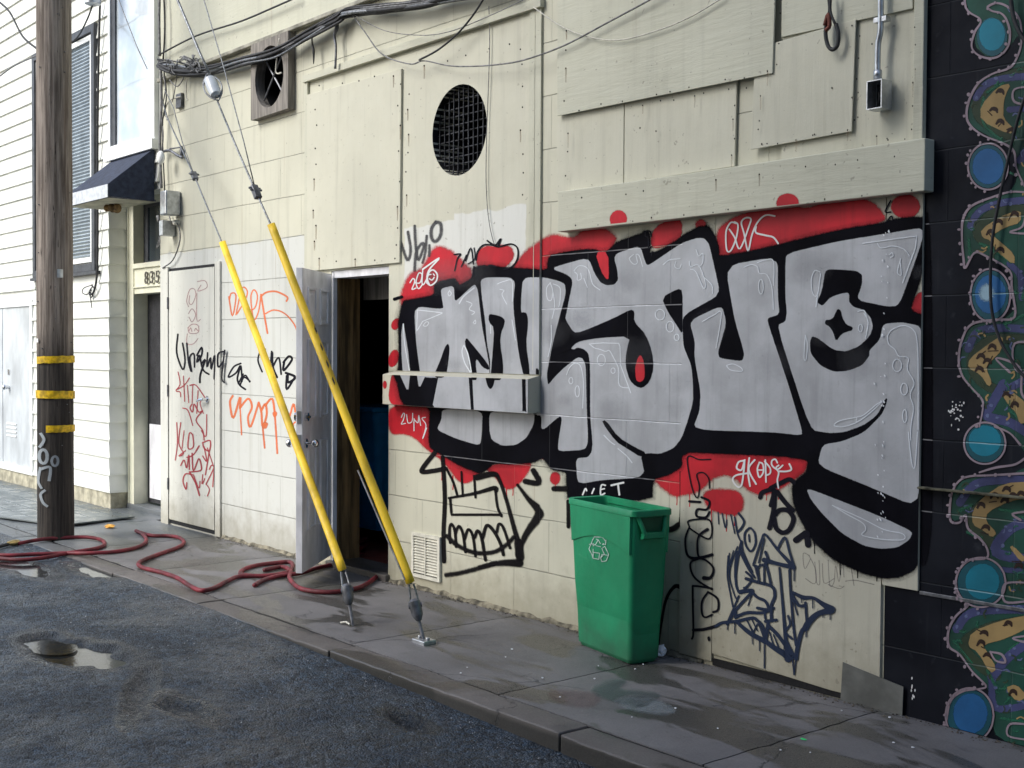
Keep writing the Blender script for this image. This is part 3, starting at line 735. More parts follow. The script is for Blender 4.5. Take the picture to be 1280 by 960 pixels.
loft(cb, [rrect(cxx, cyy, .48, .55, .05, .14), rrect(cxx, cyy, .58, .66, .05, .98), rrect(cxx, cyy, .62, .70, .05, .98), rrect(cxx, cyy, .62, .70, .05, 1.04)])
cb.build('bin_body', M['bluebin'], cart, smooth=True)
MB().box(cxx-.32, cxx+.32, cyy-.38, cyy+.36, 1.04, 1.08).build('lid', M['bluebin'], cart, bevel=.015)
MB().box(cxx-.20, cxx+.20, cyy-.345, cyy-.31, .60, .66).build('lift_bar', M['bluebin'], cart, bevel=.01)
for sx in (-1, 1): MB().tube([(cxx+sx*.25-.03, cyy+.2, .12), (cxx+sx*.25+.03, cyy+.2, .12)], .10, 16).build('wheel', M['void'], cart)
sk = MB(); sk.sphere((-9.0, 1.95, .9), .55, 24, 14, (1, .7, 1.5)); sk.v = [tuple(Vector(p)*(1)+Vector((noise.noise(Vector(p)*3), noise.noise(Vector(p)*3+Vector((5, 0, 0))), noise.noise(Vector(p)*3+Vector((9, 0, 0)))))*.12) for p in sk.v]
sk.v = [(x, y, max(.03, z)) for x, y, z in sk.v]
tag(sk.build('grey_sack', M['bag'], smooth='all'), 'pale grey sack heaped in the dark room behind the blue bin', 'sack')

# ------------------------------------------------------------------ black mural wall
mur = empty('mural_wall', (0, 0, 0), 'black block wall at the right with a winding green, gold and blue mural', 'wall')
mw = MB().box(XB+.0005, 6, .0, .25, -.12, 5.8)
murw = mw.build('wall', M['mural'], mur)
MB().box(XR+.002, 6, -.035, 0, .952, .961).build('weathered_ledge', simple('mossy_dark_ledge', (.11, .105, .07), .9, nscale=20, amt=.5), mur, bevel=.003, label='thin mossy ledge across the mural')
MB().box(XR+.002, 6, -.006, 0, .515, .530).build('lower_ledge', M['dsteel'], mur, bevel=.002)
pa, pb = W(1055, 835), W(1130, 905)
MB().prism([(-3.245, -.016, -.01), (-3.235, -.016, .165), (-2.935, -.016, .12), (-2.94, -.016, -.035)], (0, .004, 0)).build('sheet_metal_patch', M['patch'], bld, label='dull grey sheet metal patch at the foot of the wall')
# ------------------------------------------------------------------ the big silver lettering
BIG = (-40, 40, -1, 8)
S_ply = (-.006, (DX1+.008, XT0, 1.376, 3.38)); S_trim = (-.014, (XT0, XT1, 1.376, 3.4))
S_blk = (0., (XT1, XP[0], -.1, 2.3)); S_low = (0., (DX1, XT1, -.1, 1.158)); S_led = (-.09, (XL0, XL1, 1.162, 1.351))
S_pan = (-.012, (XP[0], XP[3], .54, 2.34)); S_beam = (-.07, (XM0, XM1, 2.162, 2.36)); S_plow = (-.012, (XP[0], XP[2], .05, .54))
MAIN = [(S_ply, True, wall), (S_trim, True, wall), (S_blk, False, wall), (S_low, False, wall), (S_led, True, ledge), (S_pan, True, wall)]
def everywhere(name, shapes, key, layer, label=None, surfs=None):
    split = name in ('graffiti_red', 'graffiti_letter_fill', 'graffiti_black_stroke')
    for s, b, par in (surfs or MAIN):
        for sh in ([[q] for q in shapes] if split else [shapes]): o = painted(name, sh, key, par, layer, s, label, b)
black = [(502,383),(505,376),(513,375),(543,369),(543,356),(550,352),(568,348),(572,353),(575,357),(590,348),(592,335),(603,332),(615,333),(655,336),(684,338),(686,320),(708,315),(730,312),(744,312),(752,316),(760,314),(772,302),(802,292),(806,288),(811,289),(813,297),(812,318),(825,313),(850,298),(852,295),(872,284),(885,282),(892,292),(898,307),(899,321),(938,314),(973,306),(988,302),(1030,292),(1063,285),(1097,280),(1122,273),(1157,271),(1164,271),(1164,300),(1157,325),(1147,360),(1137,388),(1164,398),(1164,640),(1158,700),(1149,703),(1142,713),(1126,721),(1105,723),(1080,717),(1042,700),(1013,673),(992,632),(990,609),(995,600),(1008,590),(1010,575),(978,570),(907,567),(862,565),(852,570),(852,583),(837,593),(816,599),(815,625),(710,625),(708,603),(708,590),(690,587),(683,578),(678,572),(667,578),(640,580),(617,579),(607,588),(600,592),(592,589),(575,582),(550,567),(538,560),(536,550),(538,508),(506,507),(500,497),(497,480),(492,468),(498,462),(499,440),(498,400)]
everywhere('graffiti_outline', [('P', black, 2.4, 1, .15)], 'p_black', .0040)
everywhere('overspray_halo', [('P', black, 6, 1, .15)], 'p_halo', .0030)
red = [('P', [(502,384),(502,367),(512,343),(527,338),(533,327),(543,310),(553,309),(568,317),(580,330),(589,338),(590,347),(583,362),(550,372),(515,388)], 3),
 ('P', [(595,326),(598,314),(608,307),(618,309),(626,306),(638,308),(643,318),(638,328),(626,338),(600,338)], 1.4),
 ('P', [(640,338),(650,322),(660,313),(683,297),(693,294),(708,298),(720,297),(728,288),(758,286),(770,297),(767,306),(760,318),(740,328),(684,345),(645,342)], 3),
 ('P', [(825,280),(852,271),(852,300),(818,312),(813,302),(817,288)], 1.5), ('P', ell(876,281,6,6), 2),
 ('P', ell(1132,258,18,15), 1.5), ('P', [(1137,392),(1143,372),(1150,365),(1160,366),(1160,400)], 1.2),
 ('P', ell(495,405,5,7.5,rot=.5), .8), ('P', ell(492,448,6,11,rot=.3), .8),
 ('P', [(895,330),(897,290),(903,282),(918,272),(945,262),(985,257),(1010,262),(1040,248),(1088,250),(1103,266),(1107,276),(1050,296),(960,315)], 2.5),
 ('P', [(485,506),(542,503),(545,560),(575,575),(600,580),(600,592),(588,602),(580,604),(572,600),(560,583),(548,571),(532,560),(521,548),(505,541),(487,543)], 2),
 ('P', [(603,583),(664,574),(662,586),(655,597),(646,607),(636,612),(628,607),(617,593)], 2), ('P', [(660,580),(676,566),(683,575),(672,570)], 2), ('P', ell(694,598,6,7.5), 1.4),
 ('P', [(815,597),(850,560),(1010,570),(1008,588),(993,599),(982,606),(966,616),(948,617),(936,613),(920,598),(907,592),(890,597),(876,613),(855,618),(842,620),(828,609)], 3),
 ('P', [(879,617),(890,612),(920,613),(929,623),(928,636),(920,644),(897,641),(884,633)], 2.6)]
everywhere('graffiti_red', [(k, p, f*1.7) for k, p, f in red], 'p_red', .0018)
painted('graffiti_red', [('P', [(485,504),(488,474),(492,466),(508,500),(506,510)], 1), ('P', ell(481,481,2.4,5), .6)], 'p_red', ledge, .0028, S_led, None, True)
painted('graffiti_red', [('P', ell(773,274,10.5,11), 1.8), ('P', ell(984.5,254,14,12), 1.8)], 'p_red', beam, .0015, S_beam, 'two red dots on the beam', True)
silver = {
 'a': [[(518,383),(555,387),(553,375),(551,361),(567,357),(568,375),(571,376),(593,355),(597,362),(602,407),(608,438),(611,455),(612,472),(526,472),(525,463),(520,425)],
       [(504,403),(507,422),(510,440),(513,470),(504,470),(502,440),(502,415)]],
 'b': [[(601,347),(644,347),(641,380),(645,420),(653,453),(656,472),(613,472),(613,450),(609,430),(607,403),(602,367)],
       [(653,353),(658,347),(680,347),(697,351),(706,355),(707,367),(698,400),(690,432),(683,468),(685,482),(693,472),(705,460),(722,447),(728,448),(732,457),(733,507),(735,552),(731,562),(698,564),(698,553),(703,522),(699,520),(677,539),(677,519),(670,519),(670,470),(661,471),(658,425),(660,405),(657,392),(651,390)]],
 'c': [[(553,511),(552,525),(546,537),(570,548),(600,557),(602,542),(603,513)], [(612,513),(612,538),(615,550),(628,557),(645,556),(658,547),(667,530),(668,515)]],
 'd': [[(693,334),(735,322),(743,342),(750,353),(758,357),(768,356),(773,350),(772,338),(768,323),(771,317),(800,307),(807,330),(811,332),(852,304),(870,298),(880,298),(886,305),(893,335),(900,368),(862,389),(853,397),(853,417),(854,433),(864,457),(866,480),(866,503),(859,527),(852,547),(842,560),(825,567),(808,566),(801,571),(803,580),(805,590),(798,597),(750,600),(730,604),(722,602),(720,573),(735,572),(740,565),(741,553),(738,520),(738,457),(736,442),(730,436),(722,434),(716,437),(700,425),(707,398),(712,373),(716,353),(714,347),(707,342),(693,337)]],
 'e': [[(862,401),(902,382),(907,400),(906,410),(897,440),(899,448),(928,452),(931,442),(918,398),(907,332),(972,321),(972,370),(974,393),(960,397),(959,402),(985,480),(1002,537),(1002,544),(967,540),(866,537),(875,513),(876,490),(868,445),(869,427)]],
 'f': [[(983,317),(1047,302),(1103,293),(1157,284),(1147,317),(1127,373),(1121,382),(1110,383),(1071,375),(1078,355),(1078,343),(1070,338),(1037,336),(1031,339),(1027,363),(1021,378),(1028,383),(1038,372),(1052,367),(1061,366),(1061,378),(1067,384),(1080,388),(1088,397),(1091,408),(1087,420),(1073,433),(1057,439),(1042,437),(1022,422),(1015,420),(1012,427),(1013,442),(1025,457),(1042,465),(1060,464),(1078,457),(1087,445),(1087,438),(1100,425),(1104,405),(1127,403),(1147,407),(1152,413),(1155,507),(1153,560),(1147,634),(1084,607),(1022,582),(1028,556),(1053,552),(1080,541),(1103,518),(1110,499),(1107,497),(1097,518),(1080,531),(1055,540),(1035,541),(1013,537),(971,407),(982,402),(984,390),(982,373),(982,333)],
       [(1008,610),(1050,626),(1101,646),(1141,665),(1136,675),(1122,684),(1101,686),(1080,682),(1053,667),(1028,642),(1013,623)]]}
for k, ps in silver.items():
    everywhere('graffiti_letter_fill', [('P', p, 1.1, 2, .16) for p in ps], 'p_silver', .0058, None)
painted('graffiti_letter_fill', [('P', p, .7, 1, .12) for p in (
 [(497,462),(510,490),(513,462)], [(520,460),(524,486),(536,460)], [(550,462),(540,512),(589,520),(585,462)], [(590,462),(593,520),(653,520),(652,462)], [(657,462),(658,520),(679,520),(679,462)])], 'p_silver', ledge, .0058, S_led, None, True)
det = [('P', [(560,429),(562,435),(560,455),(557,472),(541,472),(550,452),(556,434)], .7), ('P', [(583,422),(588,428),(610,455),(612,463),(603,459),(596,448),(594,453),(597,475),(589,475),(585,443),(581,428)], .7, 1),
 ('P', [(611,393),(616,393),(627,396),(631,400),(630,407),(626,416),(625,430),(629,455),(628,475),(613,475),(616,440),(618,410),(611,402)], .7, 1), ('P', [(652,390),(658,391),(660,400),(659,415),(657,430),(661,455),(662,472),(655,472),(648,440),(645,410)], .7, 1),
 ('P', [(670,458),(678,470),(670,470)], .6, 1),
 ('P', [(705,394),(708,402),(717,416),(727,415),(767,398),(788,387),(793,389),(792,402),(807,418),(815,440),(817,460),(812,477),(803,485),(795,483),(787,475),(782,457),(783,440),(788,420),(750,422),(725,426),(717,431),(712,438),(690,445),(692,425)], .8, 1),
 ('P', [(827,372),(847,361),(853,363),(853,400),(853,418),(847,408),(835,390)], .7, 1), ('P', [(752,527),(757,525),(773,547),(795,560),(808,566),(802,572),(783,560),(770,552)], .7, 1),
 ('P', [(1047,386),(1051,388),(1053,398),(1058,406),(1066,409),(1065,413),(1060,414),(1052,417),(1045,427),(1042,416),(1037,408),(1031,405),(1032,400),(1037,400),(1042,397),(1044,392)], .6, 1)]
everywhere('graffiti_black_stroke', det, 'p_black', .0078)
painted('graffiti_black_stroke', [('P', [(605,462),(620,462),(617,482),(613,487),(609,482)], .7)], 'p_black', ledge, .0078, S_led, None, True)
everywhere('graffiti_red', [('P', [(801,443),(805,453),(806,473),(800,478),(795,475),(794,460),(797,448)], .7), ('P', [(744,315),(760,315),(761,348),(758,349),(752,340)], .9, 1)], 'p_red', .0098, None, [(S_blk, False, wall)])
painted('graffiti_red', [('L', [(493,374),(502,371)], 4)], 'p_black', wall, .0098, S_ply, None, True)
# thin pale highlights inside the letters
z1 = lambda p: Zm(470, 260, 6, p); z2 = lambda p: Zm(470, 400, 6, p); z4 = lambda p: Zm(650, 240, 6, p); z5 = lambda p: Zm(650, 390, 6, p)
z6 = lambda p: Zm(650, 520, 6, p); z7 = lambda p: Zm(830, 240, 6, p); z8 = lambda p: Zm(830, 390, 6, p); za = lambda p: Zm(980, 240, 6, p); zb = lambda p: Zm(980, 390, 6, p); zc = lambda p: Zm(980, 540, 4.8, p)
L = lambda pts, w=1.2, **k: ('L', pts, w, .7, k.get('st', False))
hl = [L(z1([(495,785),(310,765),(305,925),(350,850),(400,830),(495,790)]), 1.3, st=True), L(z1([(355,880),(375,855),(395,860),(380,885),(358,885)])), L(z1([(550,620),(565,640),(550,660),(540,640),(552,618)])), L(z1([(625,715),(660,660),(735,600)]), 2.),
 L(z1([(910,570),(960,550),(1020,550),(1022,700)])), L(z1([(930,610),(960,620),(945,650),(980,720)])), L(z1([(860,880),(860,940)])), L(z1([(730,860),(745,840),(748,865),(735,868)])), L(z1([(680,700),(720,720),(700,760),(740,780),(720,800)])),
 L(z2([(655,195),(645,240),(665,320),(700,380),(715,400),(690,260),(660,190)]), 1.6), L(z2([(205,30),(215,180),(250,380)]), 1.4), L(z2([(1020,0),(1045,150)]), 1.3),
 L(z4([(230,680),(200,720),(205,800),(235,810),(245,740),(225,680)])), L(z4([(245,740),(260,850),(240,950)])), L(z4([(250,690),(300,720),(300,820),(290,860)])), L(z4([(405,590),(440,555),(490,560),(520,600),(545,690),(600,735)])), L(z4([(410,600),(430,620),(430,660),(460,650),(455,610)])), L(z4([(480,650),(505,715)])),
 L(z4([(850,470),(820,500),(850,540),(880,530),(870,470),(895,480),(920,560)])), L(z4([(1075,545),(1120,510),(1200,500)]), 1.6), L(z4([(1170,520),(1160,560),(1195,575),(1210,540)])),
 L(z5([(520,240),(620,232),(740,235),(750,260),(755,400),(830,605)]), 1.5, st=True), L(z5([(520,240),(560,270),(600,280),(640,295),(670,290),(700,340),(740,430),(745,550),(820,570)]), 1.4), L(z5(ell(610,360,30,42)+[(640,360)])), L(z5(ell(698,440,16,20)+[(714,440)])), L(z5([(350,470),(370,420),(410,385),(450,400),(470,470),(475,560),(470,720)])), L(z5(ell(382,515,15,24)+[(397,515)])), L(z5(ell(430,595,16,42)+[(446,595)])), L(z5(ell(1050,20,35,40)+[(1085,20)])), L(z5(ell(1125,110,28,40)+[(1153,110)])), L(z5(ell(1175,190,18,24)+[(1193,190)]), 1.4),
 L(z5([(235,100),(235,220),(210,335)])), L(z6([(630,145),(680,195),(710,215)]), 1.6), L(z6([(735,245),(800,300),(840,350)]), 1.4),
 L(z7([(600,565),(650,545),(700,560),(715,610),(770,620),(810,720),(820,880)])), L(z7([(700,530),(760,510),(820,520),(822,700)])), L(z7(ell(727,710,18,55)+[(745,710)])), L(z7([(190,520),(200,560),(260,550),(310,680),(295,720),(240,600),(200,580)])), L(z7([(240,430),(260,480),(290,460),(290,530),(260,560)])), L(z7([(300,640),(360,700),(365,760)])),
 L(z7([(1170,600),(1130,590),(1105,660),(1115,760),(1150,770),(1175,610)])), L(z7([(1150,780),(1140,860)]), 1.6),
 L(z8([(290,70),(380,20),(430,10),(390,270)])), L(z8([(470,400),(520,390),(580,420),(580,445),(500,435),(470,405)]), 1.3), L(z8([(1060,175),(1050,340),(1065,355),(1075,250),(1062,180)])),
 L(za([(590,385),(700,370),(995,330),(985,420),(890,680)]), 1.5, st=True), L(za([(700,385),(730,420),(820,405),(900,430),(940,480)])), L(za([(790,470),(810,455),(820,480),(800,490)])), L(za([(875,500),(850,600),(880,620),(870,520)])), L(za([(555,895),(600,890),(620,940)]), 1.6),
 L(zb([(600,10),(630,80),(610,200)]), 1.4), L(zb(ell(573,120,15,28)+[(588,120)])), L(zb([(775,180),(800,140),(860,108),(920,105),(970,135),(995,200),(1005,400),(1005,880)]), 1.4), L(zb([(775,180),(785,240),(830,280),(860,330),(930,345),(925,430),(975,530),(945,620),(970,720),(950,860),(950,960)]), 1.3), L(zb(ell(848,400,33,46)+[(881,400)]), 1.2), L(zb(ell(900,578,25,44)+[(925,578)]), 1.3), L(zb(ell(905,780,16,48)+[(921,780)])),
 L(zb([(735,672),(690,695),(600,770),(540,790),(420,815),(375,850),(440,860),(540,830),(640,760),(735,672)]), 1.2), L(zb([(545,790),(540,830)])),
 L(zc([(290,440),(380,495),(470,545),(490,585),(470,620),(600,645),(715,645),(710,610),(600,585),(470,520),(290,440)]), 1.3), L(zc([(745,0),(765,180),(785,205),(800,0)]))]
everywhere('pale_highlight_line', hl, 'p_pale', .0100, None, [(S_ply, True, wall), (S_trim, True, wall), (S_blk, False, wall), (S_pan, True, wall), (S_led, True, ledge)])
# handwriting over the piece
wt_ = [('L', z1([(255,560),(275,530),(290,540),(285,570),(270,610),(300,600)]), 1.5), ('L', z1([(290,560),(330,560),(345,500),(320,490),(300,560),(320,605),(350,570)]), 1.5), ('L', z1([(350,470),(345,560),(360,570),(395,500)]), 1.5), ('L', z1([(350,460),(475,375),(395,470),(380,560)]), 2.), ('L', z1([(380,560),(410,580),(450,550),(460,500),(430,465),(400,480),(385,530),(400,575)]), 1.8), ('L', z1([(400,500),(412,498)]), 1.4), ('L', z1([(430,495),(438,505)]), 1.4), ('L', z1([(400,530),(420,540),(436,520)]), 1.4)]
painted('white_tag', wt_, 'p_white', wall, .0118, S_ply, 'small white handwriting on the red at the upper left', True)
painted('white_tag', [('L', z2([(190,730),(205,700),(215,710),(205,750),(190,780),(220,775)]), 1.2), ('L', z2([(230,710),(240,770),(270,760),(275,700)]), 1.2), ('L', z2([(285,740),(285,830)]), 1.2), ('L', z2([(290,750),(315,770),(320,715),(335,790)]), 1.2), ('L', z2([(370,730),(345,740),(375,790),(350,890),(380,810)]), 1.2)], 'p_pale', wall, .0118, S_low, 'faint white letters on the red under the ledge')
painted('white_tag', [('L', z7([(540,235),(500,230),(465,300),(470,430),(500,440),(540,350),(555,250),(530,225)]), 2.0), ('L', z7([(490,280),(530,340),(570,425),(640,250),(650,200),(610,195),(580,230),(600,310),(630,440),(660,320),(700,230),(760,175),(830,180)]), 2.0), ('L', z7([(690,260),(690,305),(760,325),(820,340),(855,385)]), 2.2)], 'p_white', wall, .0118, S_pan, 'white looping initials on the red under the beam', True)
zd = lambda p: Zm(840, 560, 6, p)
painted('white_tag', [('L', zd([(540,95),(500,105),(485,150),(520,165),(540,110),(545,90),(535,200),(520,280),(490,290),(455,240),(480,205),(560,190)]), 2.2), ('L', zd([(580,75),(570,180),(585,285)]), 2.2), ('L', zd([(620,90),(575,160),(630,270)]), 2.2), ('L', zd([(655,110),(640,160),(655,220),(685,180),(680,120),(655,108)]), 2.), ('L', zd([(645,165),(680,165)]), 1.6), ('L', zd([(700,90),(705,255)]), 2.), ('L', zd([(695,100),(735,150),(735,190),(705,205)]), 2.), ('L', zd([(790,110),(775,85),(750,95),(750,130),(790,160),(830,130)]), 2.), ('L', zd([(800,130),(780,150),(800,185),(790,240),(798,300)]), 2.), ('L', zd([(805,175),(860,175),(895,160),(880,120)]), 2.2)], 'p_white', wall, .0118, (S_plow[0], (XP[0], XP[2], .05, 1.2)), 'white handwriting on the red at the lower right', True)
painted('white_tag', [('L', z6([(470,590),(490,545),(500,560)]), 2.), ('L', z6([(540,580),(555,545)]), 2.), ('L', z6([(640,520),(610,520),(605,590),(635,580)]), 2.), ('L', z6([(605,552),(632,545)]), 1.8), ('L', z6([(685,520),(775,500)]), 2.4), ('L', z6([(735,512),(745,590)]), 2.4)], 'p_white', wall, .0118, S_blk, 'white capitals half hidden behind the green bin')
# black handwriting on cream
S_any = lambda x0, x1, y=-0.: (y, (x0, x1, -.1, 3.4))
painted('grey_tag', [('L', z1([(145,170),(190,270),(235,390),(260,320),(240,180)]), 2.8, 2.), ('L', z1([(290,135),(300,300),(320,390),(360,280),(340,270),(300,340),(290,470)]), 2.8, 2.), ('L', z1([(380,210),(370,330),(350,410)]), 2.6, 2.), ('L', z1([(400,280),(400,360)]), 2.4, 2.), ('L', z1([(445,110),(415,160),(420,230),(450,250),(485,200),(485,120),(450,105)]), 3.4, 2.)], 'p_grey', wall, .0014, S_ply, 'thin grey sprayed letters beside the upper board')
painted('black_tag', [('L', z1([(585,350),(635,345),(610,380),(590,470)]), 1.3), ('L', z1([(640,440),(680,350),(670,400),(710,300),(730,420)]), 1.3), ('L', z1([(735,300),(740,380),(690,420)]), 1.1), ('L', z1([(750,390),(760,330),(800,280),(860,275),(920,290),(1010,270),(1060,300),(1060,380),(1020,440),(960,460)]), 1.5), ('L', z1([(835,245),(870,270),(900,275),(935,230),(915,290)]), 1.7), ('L', z1([(820,470),(850,430),(900,440)]), 1.6), ('L', z1([(735,440),(725,520)]), 1.5)], 'p_tag', wall, .0125, S_ply, 'thin black scribble round the red tomato shape', True)
painted('black_tag', [('L', za([(800,65),(775,110),(760,150),(800,150)]), 1.5), ('L', za([(770,220),(805,180),(815,210)]), 1.3)], 'p_tag', wall, .0125, S_pan, None, True)
painted('black_tag', [('L', z4([(985,330),(975,295),(945,295),(940,330),(960,345),(965,420),(985,410)]), 1.4), ('L', z4([(985,480),(990,450),(1010,455)]), 1.3)], 'p_tag', wall, .0125, S_blk, None)
ze = lambda p: Zm(500, 540, 6, p)
face = [('L', ze([(260,155),(170,270),(180,300),(340,275)]), 5., 1), ('L', ze([(320,190),(335,500),(325,760),(330,970)]), 4.6, 1), ('L', ze([(350,280),(400,380),(430,480)]), 2.6), ('L', ze([(460,300),(470,480)]), 2.4), ('L', ze([(555,330),(565,490)]), 2.6),
 ('L', ze([(365,495),(560,460),(705,420),(720,440)]), [2.5, 3.5, 5., 4.5], 1), ('L', ze([(715,440),(730,560),(760,630)]), 2.8), ('L', ze([(375,500),(385,620),(760,620)]), 2.8, .7, True), ('L', ze([(580,340),(700,315),(745,360),(800,520),(860,740),(890,830)]), [7, 6, 4, 4, 5, 6], 1.5),
 ('L', ze([(375,830),(370,730),(385,690),(410,740),(420,860)]), 3), ('L', ze([(415,760),(440,705),(470,760),(490,900)]), 3), ('L', ze([(485,800),(510,730),(545,780),(565,930)]), 3), ('L', ze([(560,790),(580,740),(610,790),(640,960)]), 3.4), ('L', ze([(620,790),(650,700),(700,740),(750,830),(775,920)]), 3.6), ('L', ze([(725,750),(740,690),(775,720),(825,870)]), 3),
 ('L', ze([(350,780),(430,850),(560,905),(700,900),(790,850),(850,790)]), 4.5, 2.5), ('L', ze([(880,395),(960,500),(1035,580),(1040,630),(960,740),(905,850),(890,920)]), [2.5, 5, 9, 10, 7, 6, 8], 2.5), ('L', ze([(1000,290),(1040,380),(940,370)]), 6, 2), ('L', ze([(1150,415),(1260,410)]), 6, 2), ('L', ze([(885,830),(900,940)]), 9, 2.5)]
painted('black_tag', face+[('L', ze([(1250,700),(1255,820)]), 3), ('L', Zm(300, 700, 4, [(1030,75),(1120,60),(1280,15)]), 4, 4), ('L', Zm(600, 700, 4, [(0,35),(100,15),(195,15)]), [4, 6, 9], 3)], 'p_soft', wall, .0110, S_low, 'black sprayed face with a toothy grin under the ledge')
painted('black_tag', [('L', z6([(0,540),(70,640),(140,720),(130,760),(60,850),(20,950)]), [2.5, 5, 9, 9, 6, 6], 2.5), ('L', z6([(95,380),(140,500),(20,480)]), 6, 2), ('L', z6([(255,545),(345,545)]), 6, 2), ('L', z6([(360,640),(362,830)]), 4., 1), ('L', z6([(1205,420),(1210,760),(1180,820),(1130,850),(1070,845)]), [2.5, 4.5, 6, 6, 6], 1.2),
 ('L', Zm(600, 700, 4, [(892,425),(905,330),(930,200),(970,135),(1000,135),(1020,155)]), [2.6, 2.6, 3, 4, 4.6, 4.6], .8), ('L', Zm(600, 700, 4, [(0,35),(100,15),(195,15)]), [4, 6, 9], 3)], 'p_soft', wall, .0112, S_blk, 'sprayed black curves round the green bin')
zf = lambda p: Zm(840, 690, 6, p); S_pl2 = (-.012, (XP[0], XP[2], .03, 1.3))
cur = [('L', zd([(290,85),(200,85),(130,60),(115,110),(150,300),(190,375),(205,290),(185,200),(235,185),(275,230),(280,300)]), 1.3), ('L', zd([(130,400),(210,405)]), 2.4), ('L', zd([(220,370),(280,400),(260,460),(190,460),(185,510),(250,520),(280,480)]), 2.2), ('L', zd([(130,590),(120,550),(180,535),(280,540),(300,620),(280,680),(220,660),(130,600)]), 1.6),
 ('L', zd([(130,590),(100,680),(110,790),(150,825),(220,820),(300,800)]), [1.6, 2, 2.2, 2.6, 2.6, 3]), ('L', zd([(265,610),(200,660),(190,760),(210,820),(300,800)]), [3, 2, 2, 2, 2]), ('L', zf([(200,50),(140,80),(150,160),(200,220),(300,280)]), 2), ('L', zf([(150,50),(240,55),(310,120),(290,190),(240,195)]), [2, 2, 2, 3, 4]), ('L', zf([(300,275),(170,255),(155,290),(160,590),(150,650)]), 2), ('L', zf([(270,300),(225,370),(225,460),(250,490),(300,470)]), 2), ('L', zf([(270,300),(340,350),(345,430),(310,450)]), 2.2), ('L', zf([(160,585),(240,580),(330,555)]), 3), ('P', zf([(262,640),(280,630),(288,660),(275,675)]), .6)]
painted('black_tag', cur, 'p_tag', wall, .0110, S_pl2, 'black looping marker signature running down the board', True)
